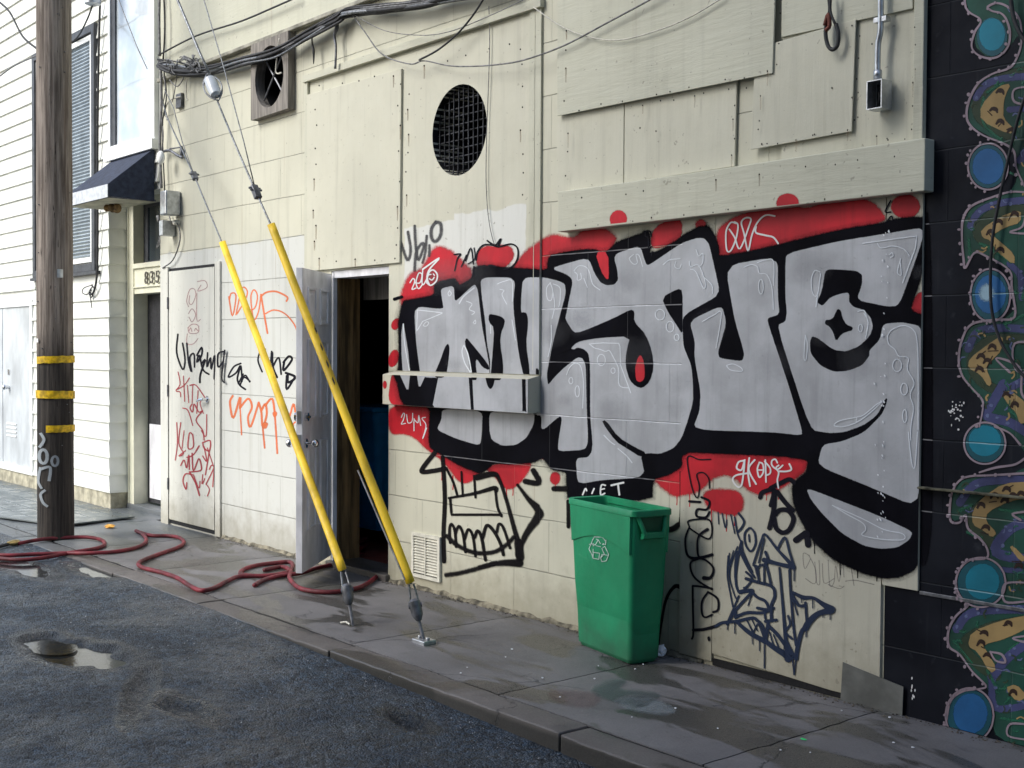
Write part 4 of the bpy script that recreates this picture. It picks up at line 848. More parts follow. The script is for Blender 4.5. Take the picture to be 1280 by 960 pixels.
drip = [('L', zd([(345,480),(350,570)]), 1), ('L', zd([(375,490),(400,600),(410,540)]), 1.2), ('L', zd([(440,500),(470,640)]), 1.2), ('L', zd([(500,490),(540,550),(520,600),(490,630)]), 2.2), ('L', zd([(470,520),(490,640),(515,700)]), 1.6), ('L', zd([(580,600),(545,640),(550,720),(590,775),(625,720),(620,640),(590,600)]), 2.), ('L', zd([(575,650),(580,700)]), 1.6),
 ('L', zd([(520,700),(530,780),(600,930)]), 2.4), ('L', zd([(520,700),(490,840),(475,960)]), 2.4), ('L', zd([(490,740),(440,880),(430,960)]), 1.3), ('L', zd([(430,790),(415,960)]), 1.3), ('L', zd([(460,770),(430,880)]), 1.1),
 ('L', zf([(420,30),(415,180),(440,330),(455,410)]), 1.4), ('L', zf([(450,30),(430,180),(460,300),(490,370)]), 1.3), ('L', zf([(490,0),(475,100),(480,240),(500,300)]), 2.4), ('L', zf([(510,0),(570,120),(620,190)]), 2.), ('L', zf([(555,150),(600,200),(560,260),(540,270)]), 2.2), ('L', zf([(555,200),(640,225),(750,260),(770,330),(745,400),(745,500)]), 3), ('L', zf([(510,300),(560,290),(600,290)]), 4), ('L', zf([(590,290),(640,340),(700,370),(720,430),(640,420)]), 2.8), ('L', zf([(600,300),(480,430),(415,540)]), 2.8), ('L', zf([(500,330),(410,540)]), 1.8),
 ('L', zf([(600,310),(570,400)]), 1.2), ('L', zf([(475,490),(560,455),(680,455),(760,420)]), 3), ('L', zf([(475,490),(480,450)]), 2), ('L', zf([(330,555),(380,530),(480,520),(600,495),(640,515),(680,560),(700,660)]), 3), ('L', zf([(480,520),(560,590),(620,630),(700,670)]), [3, 4, 4.5, 5]), ('L', zf([(560,510),(600,590),(620,640)]), 1.4), ('L', zf([(600,510),(640,590)]), 1.2), ('L', zf([(640,540),(610,600)]), 1.5), ('L', zf([(650,540),(690,650)]), 1.4),
 ('L', zf([(700,520),(780,510)]), 3), ('L', zf([(720,530),(700,670)]), 3.2), ('L', zf([(700,670),(770,720),(850,770),(870,800)]), [4, 5, 6, 7]), ('L', zf([(730,560),(790,620),(850,700)]), 3.4), ('L', zf([(730,600),(760,700)]), 1.3), ('L', zf([(760,620),(800,720)]), 1.3), ('L', zf([(700,500),(690,440)]), 2),
 ('L', zf([(805,120),(830,400),(850,640),(870,780)]), [2, 2.6, 3.4, 5]), ('L', zf([(880,140),(890,320),(910,560),(930,700)]), 2.4), ('L', zf([(870,480),(885,540),(850,600),(900,650)]), 2.2), ('L', zf([(860,680),(900,760),(930,800)]), 3.4), ('L', zf([(930,800),(940,720),(970,600),(1010,560)]), 4), ('L', zf([(900,780),(915,920)]), 1.3), ('L', zf([(930,800),(915,920)]), 1.3),
 ('L', zf([(895,295),(980,340),(1060,345),(1130,390),(1195,430)]), [2, 4, 3, 4.5, 7]), ('L', zf([(900,320),(950,400),(1000,400)]), 3), ('L', zf([(1000,380),(1010,520)]), 2.4), ('L', zf([(1195,440),(1100,460),(1030,520),(1000,570)]), [6, 5, 6, 6]), ('L', zf([(895,320),(940,470)]), 1.4),
 ('L', zd([(660,880),(700,870),(720,840),(700,780)]), 2.6), ('L', zd([(690,840),(800,870),(910,895)]), [4.5, 3.6, 4.5]), ('L', zd([(610,870),(670,690),(700,650),(790,760),(910,890)]), [2, 2, 2.2, 2.6, 4]), ('L', zd([(690,680),(650,860)]), 1.6), ('L', zd([(790,760),(845,670),(880,780),(915,890)]), 2.2), ('L', zd([(620,880),(640,960)]), 1.6), ('L', zf([(700,80),(720,150),(740,240)]), 2.4), ('L', zf([(640,110),(650,220)]), 2.2), ('L', zf([(690,100),(690,240)]), 1.8), ('L', zf([(610,100),(650,110)]), 2), ('L', zd([(880,890),(885,960)]), 1.8), ('L', zf([(880,110),(882,150)]), 1.6), ('L', zf([(915,120),(915,215)]), 1.2),
 ('L', zf([(655,640),(655,740)]), 1), ('L', zf([(692,680),(692,870)]), 1.3), ('L', zf([(470,530),(470,610)]), 1), ('L', zf([(415,540),(415,580)]), 1), ('L', zf([(600,640),(602,690)]), .9), ('L', zf([(1005,570),(1005,635)]), 1.2), ('L', zf([(1130,455),(1132,490)]), 1), ('L', zf([(1185,450),(1185,505)]), 1.1), ('L', zf([(750,390),(752,440)]), .9), ('L', zf([(1055,350),(1055,420)]), 1), ('L', zf([(970,345),(970,380)]), .9), ('L', zf([(840,690),(838,790)]), 1)]
painted('blue_black_tag', drip, 'p_blue', wall, .0110, S_pl2, 'dripping dark blue figure on the lower board', True)
painted('black_tag', [('L', zd([(660,370),(680,330),(760,320),(740,430)]), 4.2), ('L', zd([(770,320),(760,470),(730,600)]), 4.6), ('L', zd([(790,330),(850,410),(905,465)]), 4.6), ('L', zd([(770,500),(810,465),(870,470),(910,530),(880,610),(830,635),(780,600),(765,530)]), 4.6), ('L', zd([(930,690),(1000,640)]), 6.), ('L', zd([(1010,640),(1020,725)]), 6.), ('L', zd([(740,300),(820,260),(880,235),(915,260)]), 4.4, 2)], 'p_tag', wall, .0110, S_pl2, 'thick black letters left of the lens shape', True)
painted('black_tag', [('L', zc([(150,740),(115,730),(125,820),(160,760)]), 1.1), ('L', zc([(150,740),(190,830),(185,910),(130,880)]), 1.2), ('L', zc([(185,780),(195,900),(215,905),(210,770)]), 1.), ('L', zc([(230,790),(240,905),(300,880)]), 1.), ('L', zc([(265,770),(275,920),(300,900),(310,800),(330,900),(350,780),(360,870)]), 1.), ('L', zc([(265,915),(330,940),(360,925)]), 1.2), ('L', zc([(400,800),(420,920)]), 1.3), ('L', zc([(370,895),(430,890),(540,915)]), 1.3)], 'p_pencil', wall, .0012, S_pl2, 'faint thin scribble under the lens shape', True)
# left part of the wall
S_left = (0., (XC, DX0, .0, 3.2)); S_door = (-.0175, (sdx0, sdx1, .05, 2.165)); S_all = (-.024, (XC, DX0, .0, 3.2))
zg = lambda p: Zm(200, 340, 6.737, p); zh = lambda p: Zm(200, 460, 6, p)
orange = [('L', zg([(580,210),(610,370),(640,200),(600,180),(585,230)]), 1.8, 1), ('L', zg([(640,360),(690,140),(735,160),(720,230),(650,350)]), 1.6, 1), ('L', zg([(740,330),(800,300),(820,200),(790,150),(765,220),(790,400),(830,330),(850,190)]), 1.6, 1), ('L', zg([(850,190),(880,370),(905,515)]), 2.2, 1), ('L', zg([(855,200),(900,170),(980,165),(1070,210),(1065,245)]), 2.2, 1), ('L', zg([(890,350),(960,320),(1050,350),(1130,440),(1168,545)]), 1.7, 1)]
orange2 = [('L', zh([(545,210),(525,260),(550,375),(600,220),(600,300)]), 2.6, 1.5), ('L', zh([(600,300),(660,230),(690,290),(660,370),(680,440),(740,260)]), 2.4, 1.5), ('L', zh([(600,290),(612,500)]), 1.8, 1), ('L', zh([(740,260),(760,330),(770,440),(800,350),(790,270),(760,320)]), 2.6, 1.5), ('L', zh([(770,440),(785,600)]), 1.6, 2), ('L', zh([(790,280),(840,230),(860,330)]), 2.6, 1.5), ('L', zh([(860,330),(870,480),(880,640)]), 1.8, 2), ('L', zh([(915,250),(960,340),(970,370),(1000,270),(1015,330)]), 2.2, 1.5), ('L', zh([(1000,500),(1000,420),(1035,400)]), 1.8, 1), ('P', zh([(770,410),(810,410),(800,450),(775,455)]), 2), ('P', zh([(845,330),(880,330),(870,365),(850,365)]), 1.6)]
painted('orange_tag', orange, 'p_orange', wall, .0015, S_left, 'orange scrawl at shoulder height between the white door and the open door')
painted('orange_tag', orange2, 'p_orange', wall, .0015, S_left, 'dripping orange scrawl lower down between the white door and the open door')
bt = [('L', zg([(680,770),(620,800),(575,885),(640,850),(680,790),(690,920)]), 1.7), ('L', zg([(690,900),(720,870),(755,925)]), 1.6), ('L', zg([(660,940),(700,860)]), 1.6), ('L', zg([(835,580),(850,640),(825,740),(860,840)]), 1.6), ('L', zg([(885,650),(905,780),(930,760),(940,670)]), 1.8), ('L', zg([(945,680),(950,800),(985,885)]), 2.2), ('L', zg([(950,800),(1000,720),(1020,860)]), 1.8), ('L', zg([(1040,760),(1085,710),(1110,740),(1040,830),(1045,760)]), 2.2), ('L', zg([(1060,850),(1140,885),(1080,930),(1075,870)]), 2.4), ('L', zg([(1165,770),(1170,905)]), 1.3), ('L', zh([(600,0),(580,80),(600,130),(640,160)]), 1.8), ('L', zh([(600,130),(630,70),(675,100)]), 1.6), ('L', zh([(950,60),(950,160),(1010,70)]), 2.)]
painted('black_tag', bt, 'p_tag', wall, .0022, S_left, 'black scrawl on the blocks beside the open grey door')
bt2 = [('L', zg([(150,525),(140,680),(190,820),(210,740),(190,600)]), 1.6), ('L', zg([(225,600),(240,760),(265,840),(250,720),(285,690),(290,800)]), 1.6), ('L', zg([(310,700),(350,635),(350,700),(310,760),(330,700),(360,820),(410,860)]), 1.7), ('L', zg([(350,770),(380,740),(340,860),(335,930)]), 1.8), ('L', zg([(400,680),(395,800),(425,720),(430,820),(460,700),(455,900)]), 1.5), ('L', zg([(540,670),(490,690),(490,800),(535,750)]), 1.8), ('L', zg([(545,660),(520,880),(540,930)]), 1.7)]
painted('black_tag', bt2, 'p_tag', sdoor, .0022, (-.0175, (sdx0, sdx1+.02, .05, 2.165)), 'black scrawl across the middle of the door')
painted('black_tag', bt2, 'p_tag', wall, .004, (-.018, (sdx1+.02, sdx1+.3, .05, 2.165)), 'end of the black scrawl beside the door')
mr = [('L', zh([(135,30),(150,120),(120,170),(150,180),(155,215)]), 1.2), ('L', zh([(175,60),(185,250)]), 1.2), ('L', zh([(120,165),(180,130),(220,75)]), 1.3), ('L', zh([(205,130),(215,260)]), 1.1), ('L', zh([(225,130),(270,130),(335,220)]), 1.3), ('L', zh([(245,130),(240,260)]), 1.1), ('L', zh([(285,170),(275,340)]), 1.2), ('L', zh([(335,230),(300,260),(325,340)]), 1.1),
 ('L', zh([(170,300),(210,320),(245,430)]), 1.3), ('L', zh([(240,270),(225,300),(245,330),(255,270),(290,330),(320,320),(270,390),(320,470),(330,540)]), 1.5), ('L', zh([(350,350),(345,510),(310,470)]), 1.3),
 ('L', zh([(125,410),(130,560),(115,690)]), 1.3), ('L', zh([(155,410),(140,560),(175,640),(140,660),(190,620)]), 1.3), ('L', zh([(180,470),(165,600)]), 1.1), ('L', zh([(245,500),(220,490),(210,600),(250,590),(245,500)]), 1.5), ('L', zh([(200,670),(250,650),(295,580),(270,620)]), 1.4), ('L', zh([(155,730),(180,690),(200,750),(215,650),(220,760)]), 1.5), ('L', zh([(240,640),(250,770),(290,680),(310,740),(300,770),(220,780)]), 1.7),
 ('L', zh([(320,560),(375,545),(370,620),(330,600),(320,560)]), 1.6), ('L', zh([(330,590),(350,700),(320,660)]), 1.4), ('L', zh([(370,620),(350,740),(340,800)]), 1.5), ('L', zh([(355,600),(405,750)]), 1.2), ('L', zh([(370,760),(385,730),(405,740),(390,780),(345,870)]), 1.4), ('L', zh([(405,760),(395,890)]), 1.4), ('L', zh([(240,800),(190,795),(172,850),(195,910),(200,860)]), 1.5), ('L', zh([(220,780),(265,860),(295,955)]), 1.8), ('L', zh([(250,800),(290,900),(300,850)]), 1.3), ('L', zh([(320,800),(315,870),(335,830)]), 1.3), ('L', zh([(345,870),(370,910),(355,960)]), 1.2)]
painted('maroon_tag', mr, 'p_maroon', sdoor, .0015, S_door, 'maroon scrawls down the white side door')
pc = [('L', zg([(240,290),(225,240),(250,150),(290,145),(300,200),(270,270),(245,260),(250,200)]), 1.), ('L', zg([(315,80),(380,75),(395,130),(320,160),(345,110)]), 1.), ('L', zg([(240,350),(270,310),(300,360),(270,420),(245,380)]), 1.), ('L', zg([(310,180),(310,400),(340,400)]), .9), ('L', zg([(235,470),(270,440),(320,450),(320,510),(250,515),(235,470)]), 1.), ('L', zg([(230,520),(225,600),(280,605),(320,560)]), .9), ('L', zg([(245,495),(258,470),(268,500)]), 1.1), ('L', zg([(290,495),(300,475),(318,495)]), 1.1)]
painted('faint_tag', pc, 'p_pink', sdoor, .0012, S_door, 'faint pinkish doodle at the top of the door')
painted('nail_heads', [('P', ell(px, py, .9, 1.3, 6), .3, 0) for px, py in ((717,22),(905,95),(933,110),(820,164),(1065,32),(1040,110),(1065,122),(1068,150),(1018,168),(952,180),(1090,55),(1110,175),(860,105),(800,160))], 'p_soft', wall, .0005, (-.0345, (-5.3, -2.9, 2.36, 3.6)), None, True)

# ------------------------------------------------------------------ mural
S_m = (0., (XR+.004, 6, .0, 5)); S_m2 = (0., (XB, XR+.004, .0, .51))
out = [[(1207,-30),(1207,10),(1226,25),(1218,40),(1214,58),(1222,68),(1236,73),(1250,70),(1260,58),(1262,40),(1258,24),(1250,16),(1240,14),(1235,9),(1246,4),(1262,10),(1275,26),(1276,55),(1270,75),(1260,85),(1240,92),(1222,105),(1211,125),(1208,145),(1214,158),(1230,170),(1255,180),(1267,190),(1270,210),(1280,232)],
 [(1280,240),(1262,240),(1240,247),(1215,258),(1204,275),(1202,300),(1205,325),(1207,335),(1218,316),(1232,320),(1262,338),(1265,360),(1268,396),(1245,400),(1215,405),(1202,425),(1198,450),(1203,470),(1215,485),(1228,500),(1228,515),(1224,533)],
 [(1224,591),(1245,585),(1268,581),(1282,572)], [(1243,533),(1262,542),(1275,556)],
 [(1282,592),(1240,594),(1206,597),(1192,612),(1187,635),(1189,652),(1200,653),(1207,644),(1210,660),(1225,673),(1234,685),(1233,697),(1212,700),(1200,710),(1195,727),(1197,745),(1210,756),(1195,770),(1186,788),(1186,808),(1200,818),(1215,840),(1232,857),(1224,861),(1205,864),(1190,874),(1184,893),(1184,912),(1196,928)],
 [(1300,430),(1268,430),(1270,462),(1290,465)], [(1262,465),(1245,448),(1262,452),(1276,463),(1277,490),(1284,500)], [(1290,292),(1262,290),(1278,283),(1282,265)], [(1290,108),(1268,112),(1268,127),(1290,131)], [(1283,728),(1256,730),(1256,752),(1283,752)], [(1283,795),(1266,798),(1283,804)], [(1238,815),(1252,818),(1256,828),(1244,826),(1238,815)], [(1283,905),(1262,905),(1260,920),(1283,925)], [(1283,640),(1265,642),(1275,650)]]
rings = [(1235,208,25,29), (1238,369,25,33), (1231,554,26,26), (1226,728,31,31), (1212,894,30,34)]
# green body to the right of the outlines
body = [(1300,-30),(1207,-30),(1207,10),(1226,25),(1216,55),(1236,74),(1260,60),(1276,40),(1272,75),(1260,85),(1240,92),(1222,105),(1210,127),(1209,146),(1214,158),(1255,180),(1268,192),(1272,225),(1262,240),(1240,247),(1215,258),(1204,275),(1202,300),(1206,335),(1218,316),(1232,320),(1262,338),(1265,360),(1268,396),(1215,405),(1202,425),(1198,450),(1204,470),(1228,500),(1228,530),(1255,533),(1280,560),(1284,590),(1206,597),(1192,612),(1187,635),(1190,652),(1207,646),(1212,662),(1234,685),(1236,700),(1250,720),(1248,752),(1212,756),(1186,788),(1186,808),(1200,818),(1232,857),(1245,880),(1240,915),(1262,930),(1300,950)]
sp = lambda pts, w, f=1.2: ('L', pts, w, f)
rnd0 = random.Random(21)
GOLD = [[(1268,104),(1244,106),(1222,132),(1222,153),(1262,172),(1270,160)], [(1280,258),(1250,266),(1222,285),(1226,300),(1268,336),(1272,318),(1284,280)], [(1256,414),(1234,426),(1208,446),(1206,462),(1236,490),(1244,478),(1256,438)], [(1294,598),(1252,600),(1224,620),(1210,640),(1214,660),(1242,676),(1250,664),(1294,626)], [(1294,764),(1248,772),(1210,788),(1206,810),(1238,846),(1250,836),(1294,786)]]
def inside(p, poly):
    c = False
    for i in range(len(poly)):
        a, b = poly[i-1], poly[i]
        if (a[1] > p[1]) != (b[1] > p[1]) and p[0] < (b[0]-a[0])*(p[1]-a[1])/(b[1]-a[1])+a[0]: c = not c
    return c
arcs = [[], [], [], []]
for _ in range(420):
    x, y = rnd0.uniform(1190, 1284), rnd0.uniform(0, 945)
    if not all(inside((x+dx, y+dy), body) for dx, dy in ((-6, 0), (6, 0), (0, -6), (0, 6))): continue
    if any(((x-a)/(b+4))**2+((y-c_)/(d+4))**2 < 1 for a, c_, b, d in rings+[(1240, 46, 21, 26)]) or any(inside((x, y), gg) for gg in GOLD): continue
    a = rnd0.uniform(0, 6.28); r = rnd0.uniform(2.5, 6)
    arcs[rnd0.choice((0, 0, 1, 1, 2, 3))].append(('L', [(x+r*math.cos(a+q), y+r*math.sin(a+q)) for q in (-.9, 0, .9)], rnd0.uniform(1.2, 2.8), 1.2))
for SS, cut in ((S_m, 0), (S_m2, 1)):
    painted('mural_green_body', [('P', body, 1.2, 1)], 'm_green', murw, .0015, SS)
    painted('mural_olive', [sp(p, 13, 3) for p in ([(1290,88),(1250,98),(1224,122),(1226,148),(1262,170)], [(1290,262),(1245,265),(1222,290),(1235,305)], [(1290,425),(1240,425),(1215,450),(1225,475),(1250,490)], [(1290,612),(1240,622),(1215,650),(1240,680)], [(1290,775),(1235,785),(1205,806),(1225,832),(1245,845)])], 'm_olive', murw, .0022, SS)
    painted('mural_purple', [sp(p, w_, 2) for p, w_ in (([(1290,95),(1255,98),(1232,106),(1220,122)], 9), ([(1290,250),(1255,253),(1226,263),(1213,282)], 9), ([(1290,412),(1250,410),(1222,415),(1210,436)], 10), ([(1254,480),(1240,505),(1234,520),(1262,528),(1290,545)], 12), ([(1290,600),(1250,600),(1218,606),(1200,628)], 11), ([(1290,650),(1262,662),(1245,690),(1290,700)], 13), ([(1290,762),(1245,762),(1212,767),(1196,786)], 11), ([(1240,846),(1262,820),(1290,800)], 12), ([(1240,850),(1245,885),(1290,880)], 9), ([(1262,330),(1275,345),(1277,372)], 8), ([(1290,135),(1262,137)], 8), ([(1290,180),(1275,200)], 10), ([(1290,470),(1262,485)], 10), ([(1290,715),(1252,712)], 7))], 'm_purple', murw, .0030, SS)
    painted('mural_green_strokes', [('L', [(x+rnd0.uniform(-9, 9), y+rnd0.uniform(-6, 6)) for x, y in p], rnd0.uniform(2, 4), 2.) for p in ([(1225,150),(1240,165),(1262,176)],[(1222,128),(1222,146),(1234,160)],[(1250,98),(1230,112)],[(1214,300),(1212,318)],[(1222,300),(1240,312),(1262,330)],[(1244,430),(1220,444)],[(1208,465),(1226,486)],[(1262,510),(1280,525)],[(1200,640),(1208,630)],[(1216,660),(1234,676)],[(1280,640),(1250,640)],[(1200,806),(1220,830)],[(1228,840),(1240,852)],[(1290,800),(1262,806)],[(1262,400),(1285,395)],[(1270,215),(1285,222)],[(1290,340),(1283,370)],[(1290,900),(1255,895)])], 'm_brightgreen', murw, .0050, SS)
    rnd = random.Random(3)
    lil = [ell(a+rnd.uniform(-2, 2), b+rnd.uniform(-2, 2), rnd.uniform(1.4, 3), rnd.uniform(1.4, 3), 7) for a, b in ((1222,122),(1232,106),(1246,99),(1262,96),(1214,284),(1224,266),(1240,256),(1262,253),(1212,430),(1222,415),(1240,411),(1262,412),(1234,518),(1245,520),(1258,527),(1238,508),(1203,622),(1208,612),(1222,606),(1262,665),(1252,680),(1258,660),(1270,650),(1198,782),(1206,771),(1222,766),(1245,762),(1268,760),(1262,820),(1270,810),(1244,860),(1246,882),(1262,880),(1276,340),(1278,360),(1270,480),(1265,492))]
    painted('mural_lilac_dabs', [('P', p, 1., 1) for p in lil], 'm_lilac', murw, .0060, SS)
    gold = [[(1264,104),(1248,108),(1226,132),(1226,151),(1262,168),(1268,162),(1254,148),(1254,132),(1256,120)], [(1276,262),(1252,270),(1226,287),(1228,297),(1238,300),(1246,314),(1268,332),(1268,318),(1250,302),(1240,294),(1256,284),(1276,278)], [(1254,418),(1236,430),(1212,448),(1210,460),(1226,468),(1236,484),(1240,478),(1232,460),(1240,450),(1252,438)], [(1263,488),(1252,492),(1262,508),(1270,515),(1275,530),(1282,528),(1284,505)], [(1290,602),(1255,604),(1228,622),(1215,640),(1216,656),(1228,662),(1240,672),(1246,666),(1232,652),(1234,640),(1262,626),(1290,622)], [(1262,684),(1276,702),(1284,700),(1266,682)], [(1290,768),(1250,776),(1214,790),(1210,808),(1222,814),(1238,842),(1246,836),(1232,812),(1228,806),(1258,798),(1290,782)], [(1256,860),(1272,878),(1284,870),(1270,855)]]
    painted('mural_gold', [('P', p, 1., 1) for p in gold], 'm_gold', murw, .0068, SS)
    spots = [(1250,115),(1242,138),(1250,153),(1264,164),(1248,278),(1238,291),(1250,313),(1268,268),(1240,434),(1226,446),(1224,462),(1234,452),(1258,494),(1268,506),(1243,620),(1226,632),(1232,660),(1256,626),(1266,620),(1276,618),(1258,612),(1230,792),(1226,804),(1234,820),(1260,780),(1273,708),(1266,866)]
    painted('mural_dark_spots', [sp([(x-4.5, y+rnd0.uniform(0, 3)), (x-1, y-2.2), (x+3, y-1), (x+4.5, y+2.5)], [2.5, 5, 5, 2], 1.6) for x, y in spots], 'm_spot', murw, .0076, SS)
    painted('mural_gold_scratches', [('L', [(x+rnd0.uniform(-9, 9), y+rnd0.uniform(-8, 8)), (x+rnd0.uniform(-9, 9), y+rnd0.uniform(-8, 8))], 1.0, 1.2) for x, y in spots], 'm_spot', murw, .0080, SS)
    painted('mural_scales', arcs[0], 'm_olive', murw, .0052, SS); painted('mural_scales', arcs[1], 'm_brightgreen', murw, .0054, SS); painted('mural_scales', arcs[2], 'm_lilac', murw, .0056, SS); painted('mural_scales', arcs[3], 'm_gold', murw, .0058, SS)
    painted('mural_disc_rims', [('P', ell(x, y, rx-2, ry-2, 20), 1, 0) for x, y, rx, ry in rings+[(1240,46,21,26)]], 'm_rim', murw, .0084, SS)
    painted('mural_teal_discs', [('P', ell(x, y, rx, ry, 18), 1.8, 0) for x, y, rx, ry in ((1240,43,16,20), (1231,551,20,19), (1228,727,21,22))], 'm_teal', murw, .0096, SS)
    painted('mural_blue_discs', [('P', ell(x, y, rx, ry, 18), 2.2, 0) for x, y, rx, ry in ((1235,208,19,22), (1238,368,19,24), (1213,892,21,25))], 'm_blue', murw, .0096, SS)
    painted('mural_pale_centre', [('P', ell(1233,366,7,9), 5, 0)], 'm_glow', murw, .0110, SS)
    lines = [('L', [(a+rnd.uniform(-.6, .6), b+rnd.uniform(-.6, .6)) for a, b in p], [rnd.uniform(2.0, 3.2) for _ in p], .6) for p in out]+[('L', ell(x, y, rx, ry, 16)+[(x+rx, y)], 2.3, .6) for x, y, rx, ry in rings]
    dots = []
    for p in out[:2]+out[4:5]:
        q = cr(p, 6); acc = 0
        for i in range(1, len(q)):
            acc += np.hypot(*(q[i]-q[i-1]))
            if acc > 12:
                acc = rnd.uniform(-5, 3); tt = q[i]-q[i-1]; tt /= np.hypot(*tt)+1e-6; nn = np.array([tt[1], -tt[0]])
                dots.append(('P', ell(*(q[i]-nn*rnd.uniform(-1, 1)*1.4+np.array([-1, 0])*rnd.uniform(1.6, 3.4)), 1.9+rnd.uniform(-.7, .6), 2.0+rnd.uniform(-.6, .6), 7), .7, 1))
    for x, y, rx, ry in rings[:2]+rings[3:]:
        for k in range(8):
            a = math.pi*(.55+k*.115+rnd.uniform(-.035, .035)); dots.append(('P', ell(x+(rx+rnd.uniform(1, 3.6))*math.cos(a), y+(ry+2.6)*math.sin(a), rnd.uniform(1.2, 2.3), rnd.uniform(1.4, 2.3), 7), .7, 1))
    painted('mural_pink_outline', lines+dots, 'm_pink', murw, .0124, SS)
    painted('white_paint_flecks', [('P', ell(1195+rnd.gauss(0, 6), 514+rnd.gauss(0, 8), rnd.uniform(.5, 1.6), rnd.uniform(.5, 1.8), 5), .3, 0) for _ in range(30)]+[('P', ell(1140+rnd.gauss(0, 2), 868+rnd.gauss(0, 9), .8, 2, 5), .3, 0) for _ in range(8)], 'p_white', murw, .019, SS)
    if not cut: painted('black_overspray', [('P', [(1164,270),(1166,640),(1160,700),(1150,712),(1150,260)], 3)], 'p_black', murw, .0010, SS)

# runs of paint under the lettering
rn = random.Random(31)
runs_k = [(rn.choice([640,655,700,716,760,830,1030,1060,1090,1120,560,585]), 0) for _ in range(0)]
dl = []
for x, y, l in ((552,590,10),(566,598,14),(633,612,16),(641,610,9),(694,603,8),(846,620,11),(862,618,15),(908,642,22),(918,644,13),(958,616,9),(889,640,16),(973,612,12)):
    dl.append(('L', [(x, y-3), (x+.3, y+l*.5), (x, y+l)], [1.6, 1.0, 1.3], .6))
everywhere('red_paint_runs', dl, 'p_red', .0016)
dk_ = []
for x, y, l in ((1050,702,16),(1072,716,22),(1096,722,12),(1018,678,14),(722,604,14),(730,618,10),(1006,604,10)):
    dk_.append(('L', [(x, y-4), (x, y+l*.6), (x+.3, y+l)], [1.6, .9, 1.2], .6))
everywhere('black_paint_runs', dk_, 'p_black', .0042)
pt = []
for _ in range(26):
    x, y = rn.uniform(520, 1150), rn.uniform(320, 540); a = rn.uniform(8, 26)
    pt.append(('P', [(x+a*math.cos(q)*rn.uniform(.5, 1), y+a*.9*math.sin(q)*rn.uniform(.5, 1)) for q in (0, 1, 2, 3.1, 4.2, 5.2)], a*.45))
everywhere('graffiti_cloudy_coat', pt, 'p_cloud', .0110, None, [(S_ply, True, wall), (S_blk, False, wall), (S_pan, True, wall)])

# nail heads and little rust runs along the board edges
nh, rs = [], []
for x0, y0, x1, y1, n in ((708,140,972,88,9),(710,12,704,140,4),(976,4,972,88,3),(792,132,918,112,6),(708,150,708,230,3),(918,115,916,205,4),(948,182,1068,162,6),(950,112,948,180,3),(1074,36,1070,160,5),(1146,20,1140,172,6),(1080,170,1140,174,3),(393,110,500,92,5),(395,325,498,324,5),(394,120,393,320,8),(499,96,497,318,8),(510,100,508,262,6),(650,40,654,258,8),(515,88,645,52,5),(705,284,1150,238,14),(705,252,1150,190,10)):
    for i in range(n):
        t_ = (i+rn.uniform(.2, .8))/n; x, y = x0+(x1-x0)*t_+rn.uniform(-2, 2), y0+(y1-y0)*t_+rn.uniform(-2, 2)
        surf = S_beam if (y0 in (284, 252)) else ((-.022, (-8, -6.6, 2.0, 3.4)) if x < 503 else (S_ply if x < 660 else (-.0425, (-5.3, -2.9, 2.37, 3.6))))
        nh.append((surf, ('P', ell(x, y, .85, 1.15, 6), .3, 0)))
        if rn.random() < .35: rs.append((surf, ('L', [(x, y), (x+.2, y+rn.uniform(4, 9)), (x, y+rn.uniform(10, 18))], [1.4, 1.2, .6], 1.2)))
for sf in dict.fromkeys(a for a, b in nh):
    painted('nail_heads', [b for a, b in nh if a is sf or a == sf], 'p_soft', beam if sf is S_beam else wall, .0006, sf, None, True)
    painted('rust_runs', [b for a, b in rs if a == sf], 'p_rust', beam if sf is S_beam else wall, .0005, sf, None, True)
# ------------------------------------------------------------------ left house with lap siding
hs = empty('sided_house', (-13, 0, 0), 'pale lap sided house at the left with a blue awning over a recessed door', 'house')
XH = -11.457; SP = .1655; Z0 = .148
def lap(mb, x0, x1, y0, z, z1=None, ret=None):
    z1 = z1 or z+SP
    mb.add([(x, y0-a, b) for x in (x0, x1) for a, b in ((0, z), (.026, z), (.026, z+.020), (.020, z+.028), (.006, z1), (0, z1))],
           [(i, (i+1) % 6, 6+(i+1) % 6, 6+i) for i in range(6)]+[(0, 1, 2, 3, 4, 5), (11, 10, 9, 8, 7, 6)])
core = MB().box(-24, XH, 0, .3, -.12, 6).box(XH, XC-.002, 0, .3, 2.90, 6).box(-24, -23.7, .3, 7, -.12, 6)
hw = core.build('wall', M['sid'], hs)
sd_ = MB()
W1 = (-13.47, -11.73, 2.25, 4.60); W2 = (-11.40, -10.36, 3.33, 4.95); DR = (-15.62, -13.56, .14, 2.03)
k = 0
while Z0+k*SP < 5.6:
    z = Z0+k*SP; zz = z+SP; segs = [(-24., XH if z < 2.88 else XC-.004)]
    for (a, b, c_, d) in (W1, W2, DR):
        if zz > c_ and z < d:
            ns = []
            for s0, s1 in segs:
                if b <= s0 or a >= s1: ns.append((s0, s1)); continue
                if a > s0: ns.append((s0, a))
                if b < s1: ns.append((b, s1))
            segs = ns
    for s0, s1 in segs:
        if s1-s0 > .02: lap(sd_, s0, s1, 0, z, zz)
    if z < 2.8:            # siding on the cheek of the recess
        sd_.add([(XH+a, y, b) for y in (-.024, .158) for a, b in ((0, z), (.026, z), (.026, z+.02), (.006, zz), (0, zz))], [(i, (i+1) % 5, 5+(i+1) % 5, 5+i) for i in range(5)]+[(0, 1, 2, 3, 4), (9, 8, 7, 6, 5)])
    k += 1
sd_.build('lap_siding', M['sid'], hs)
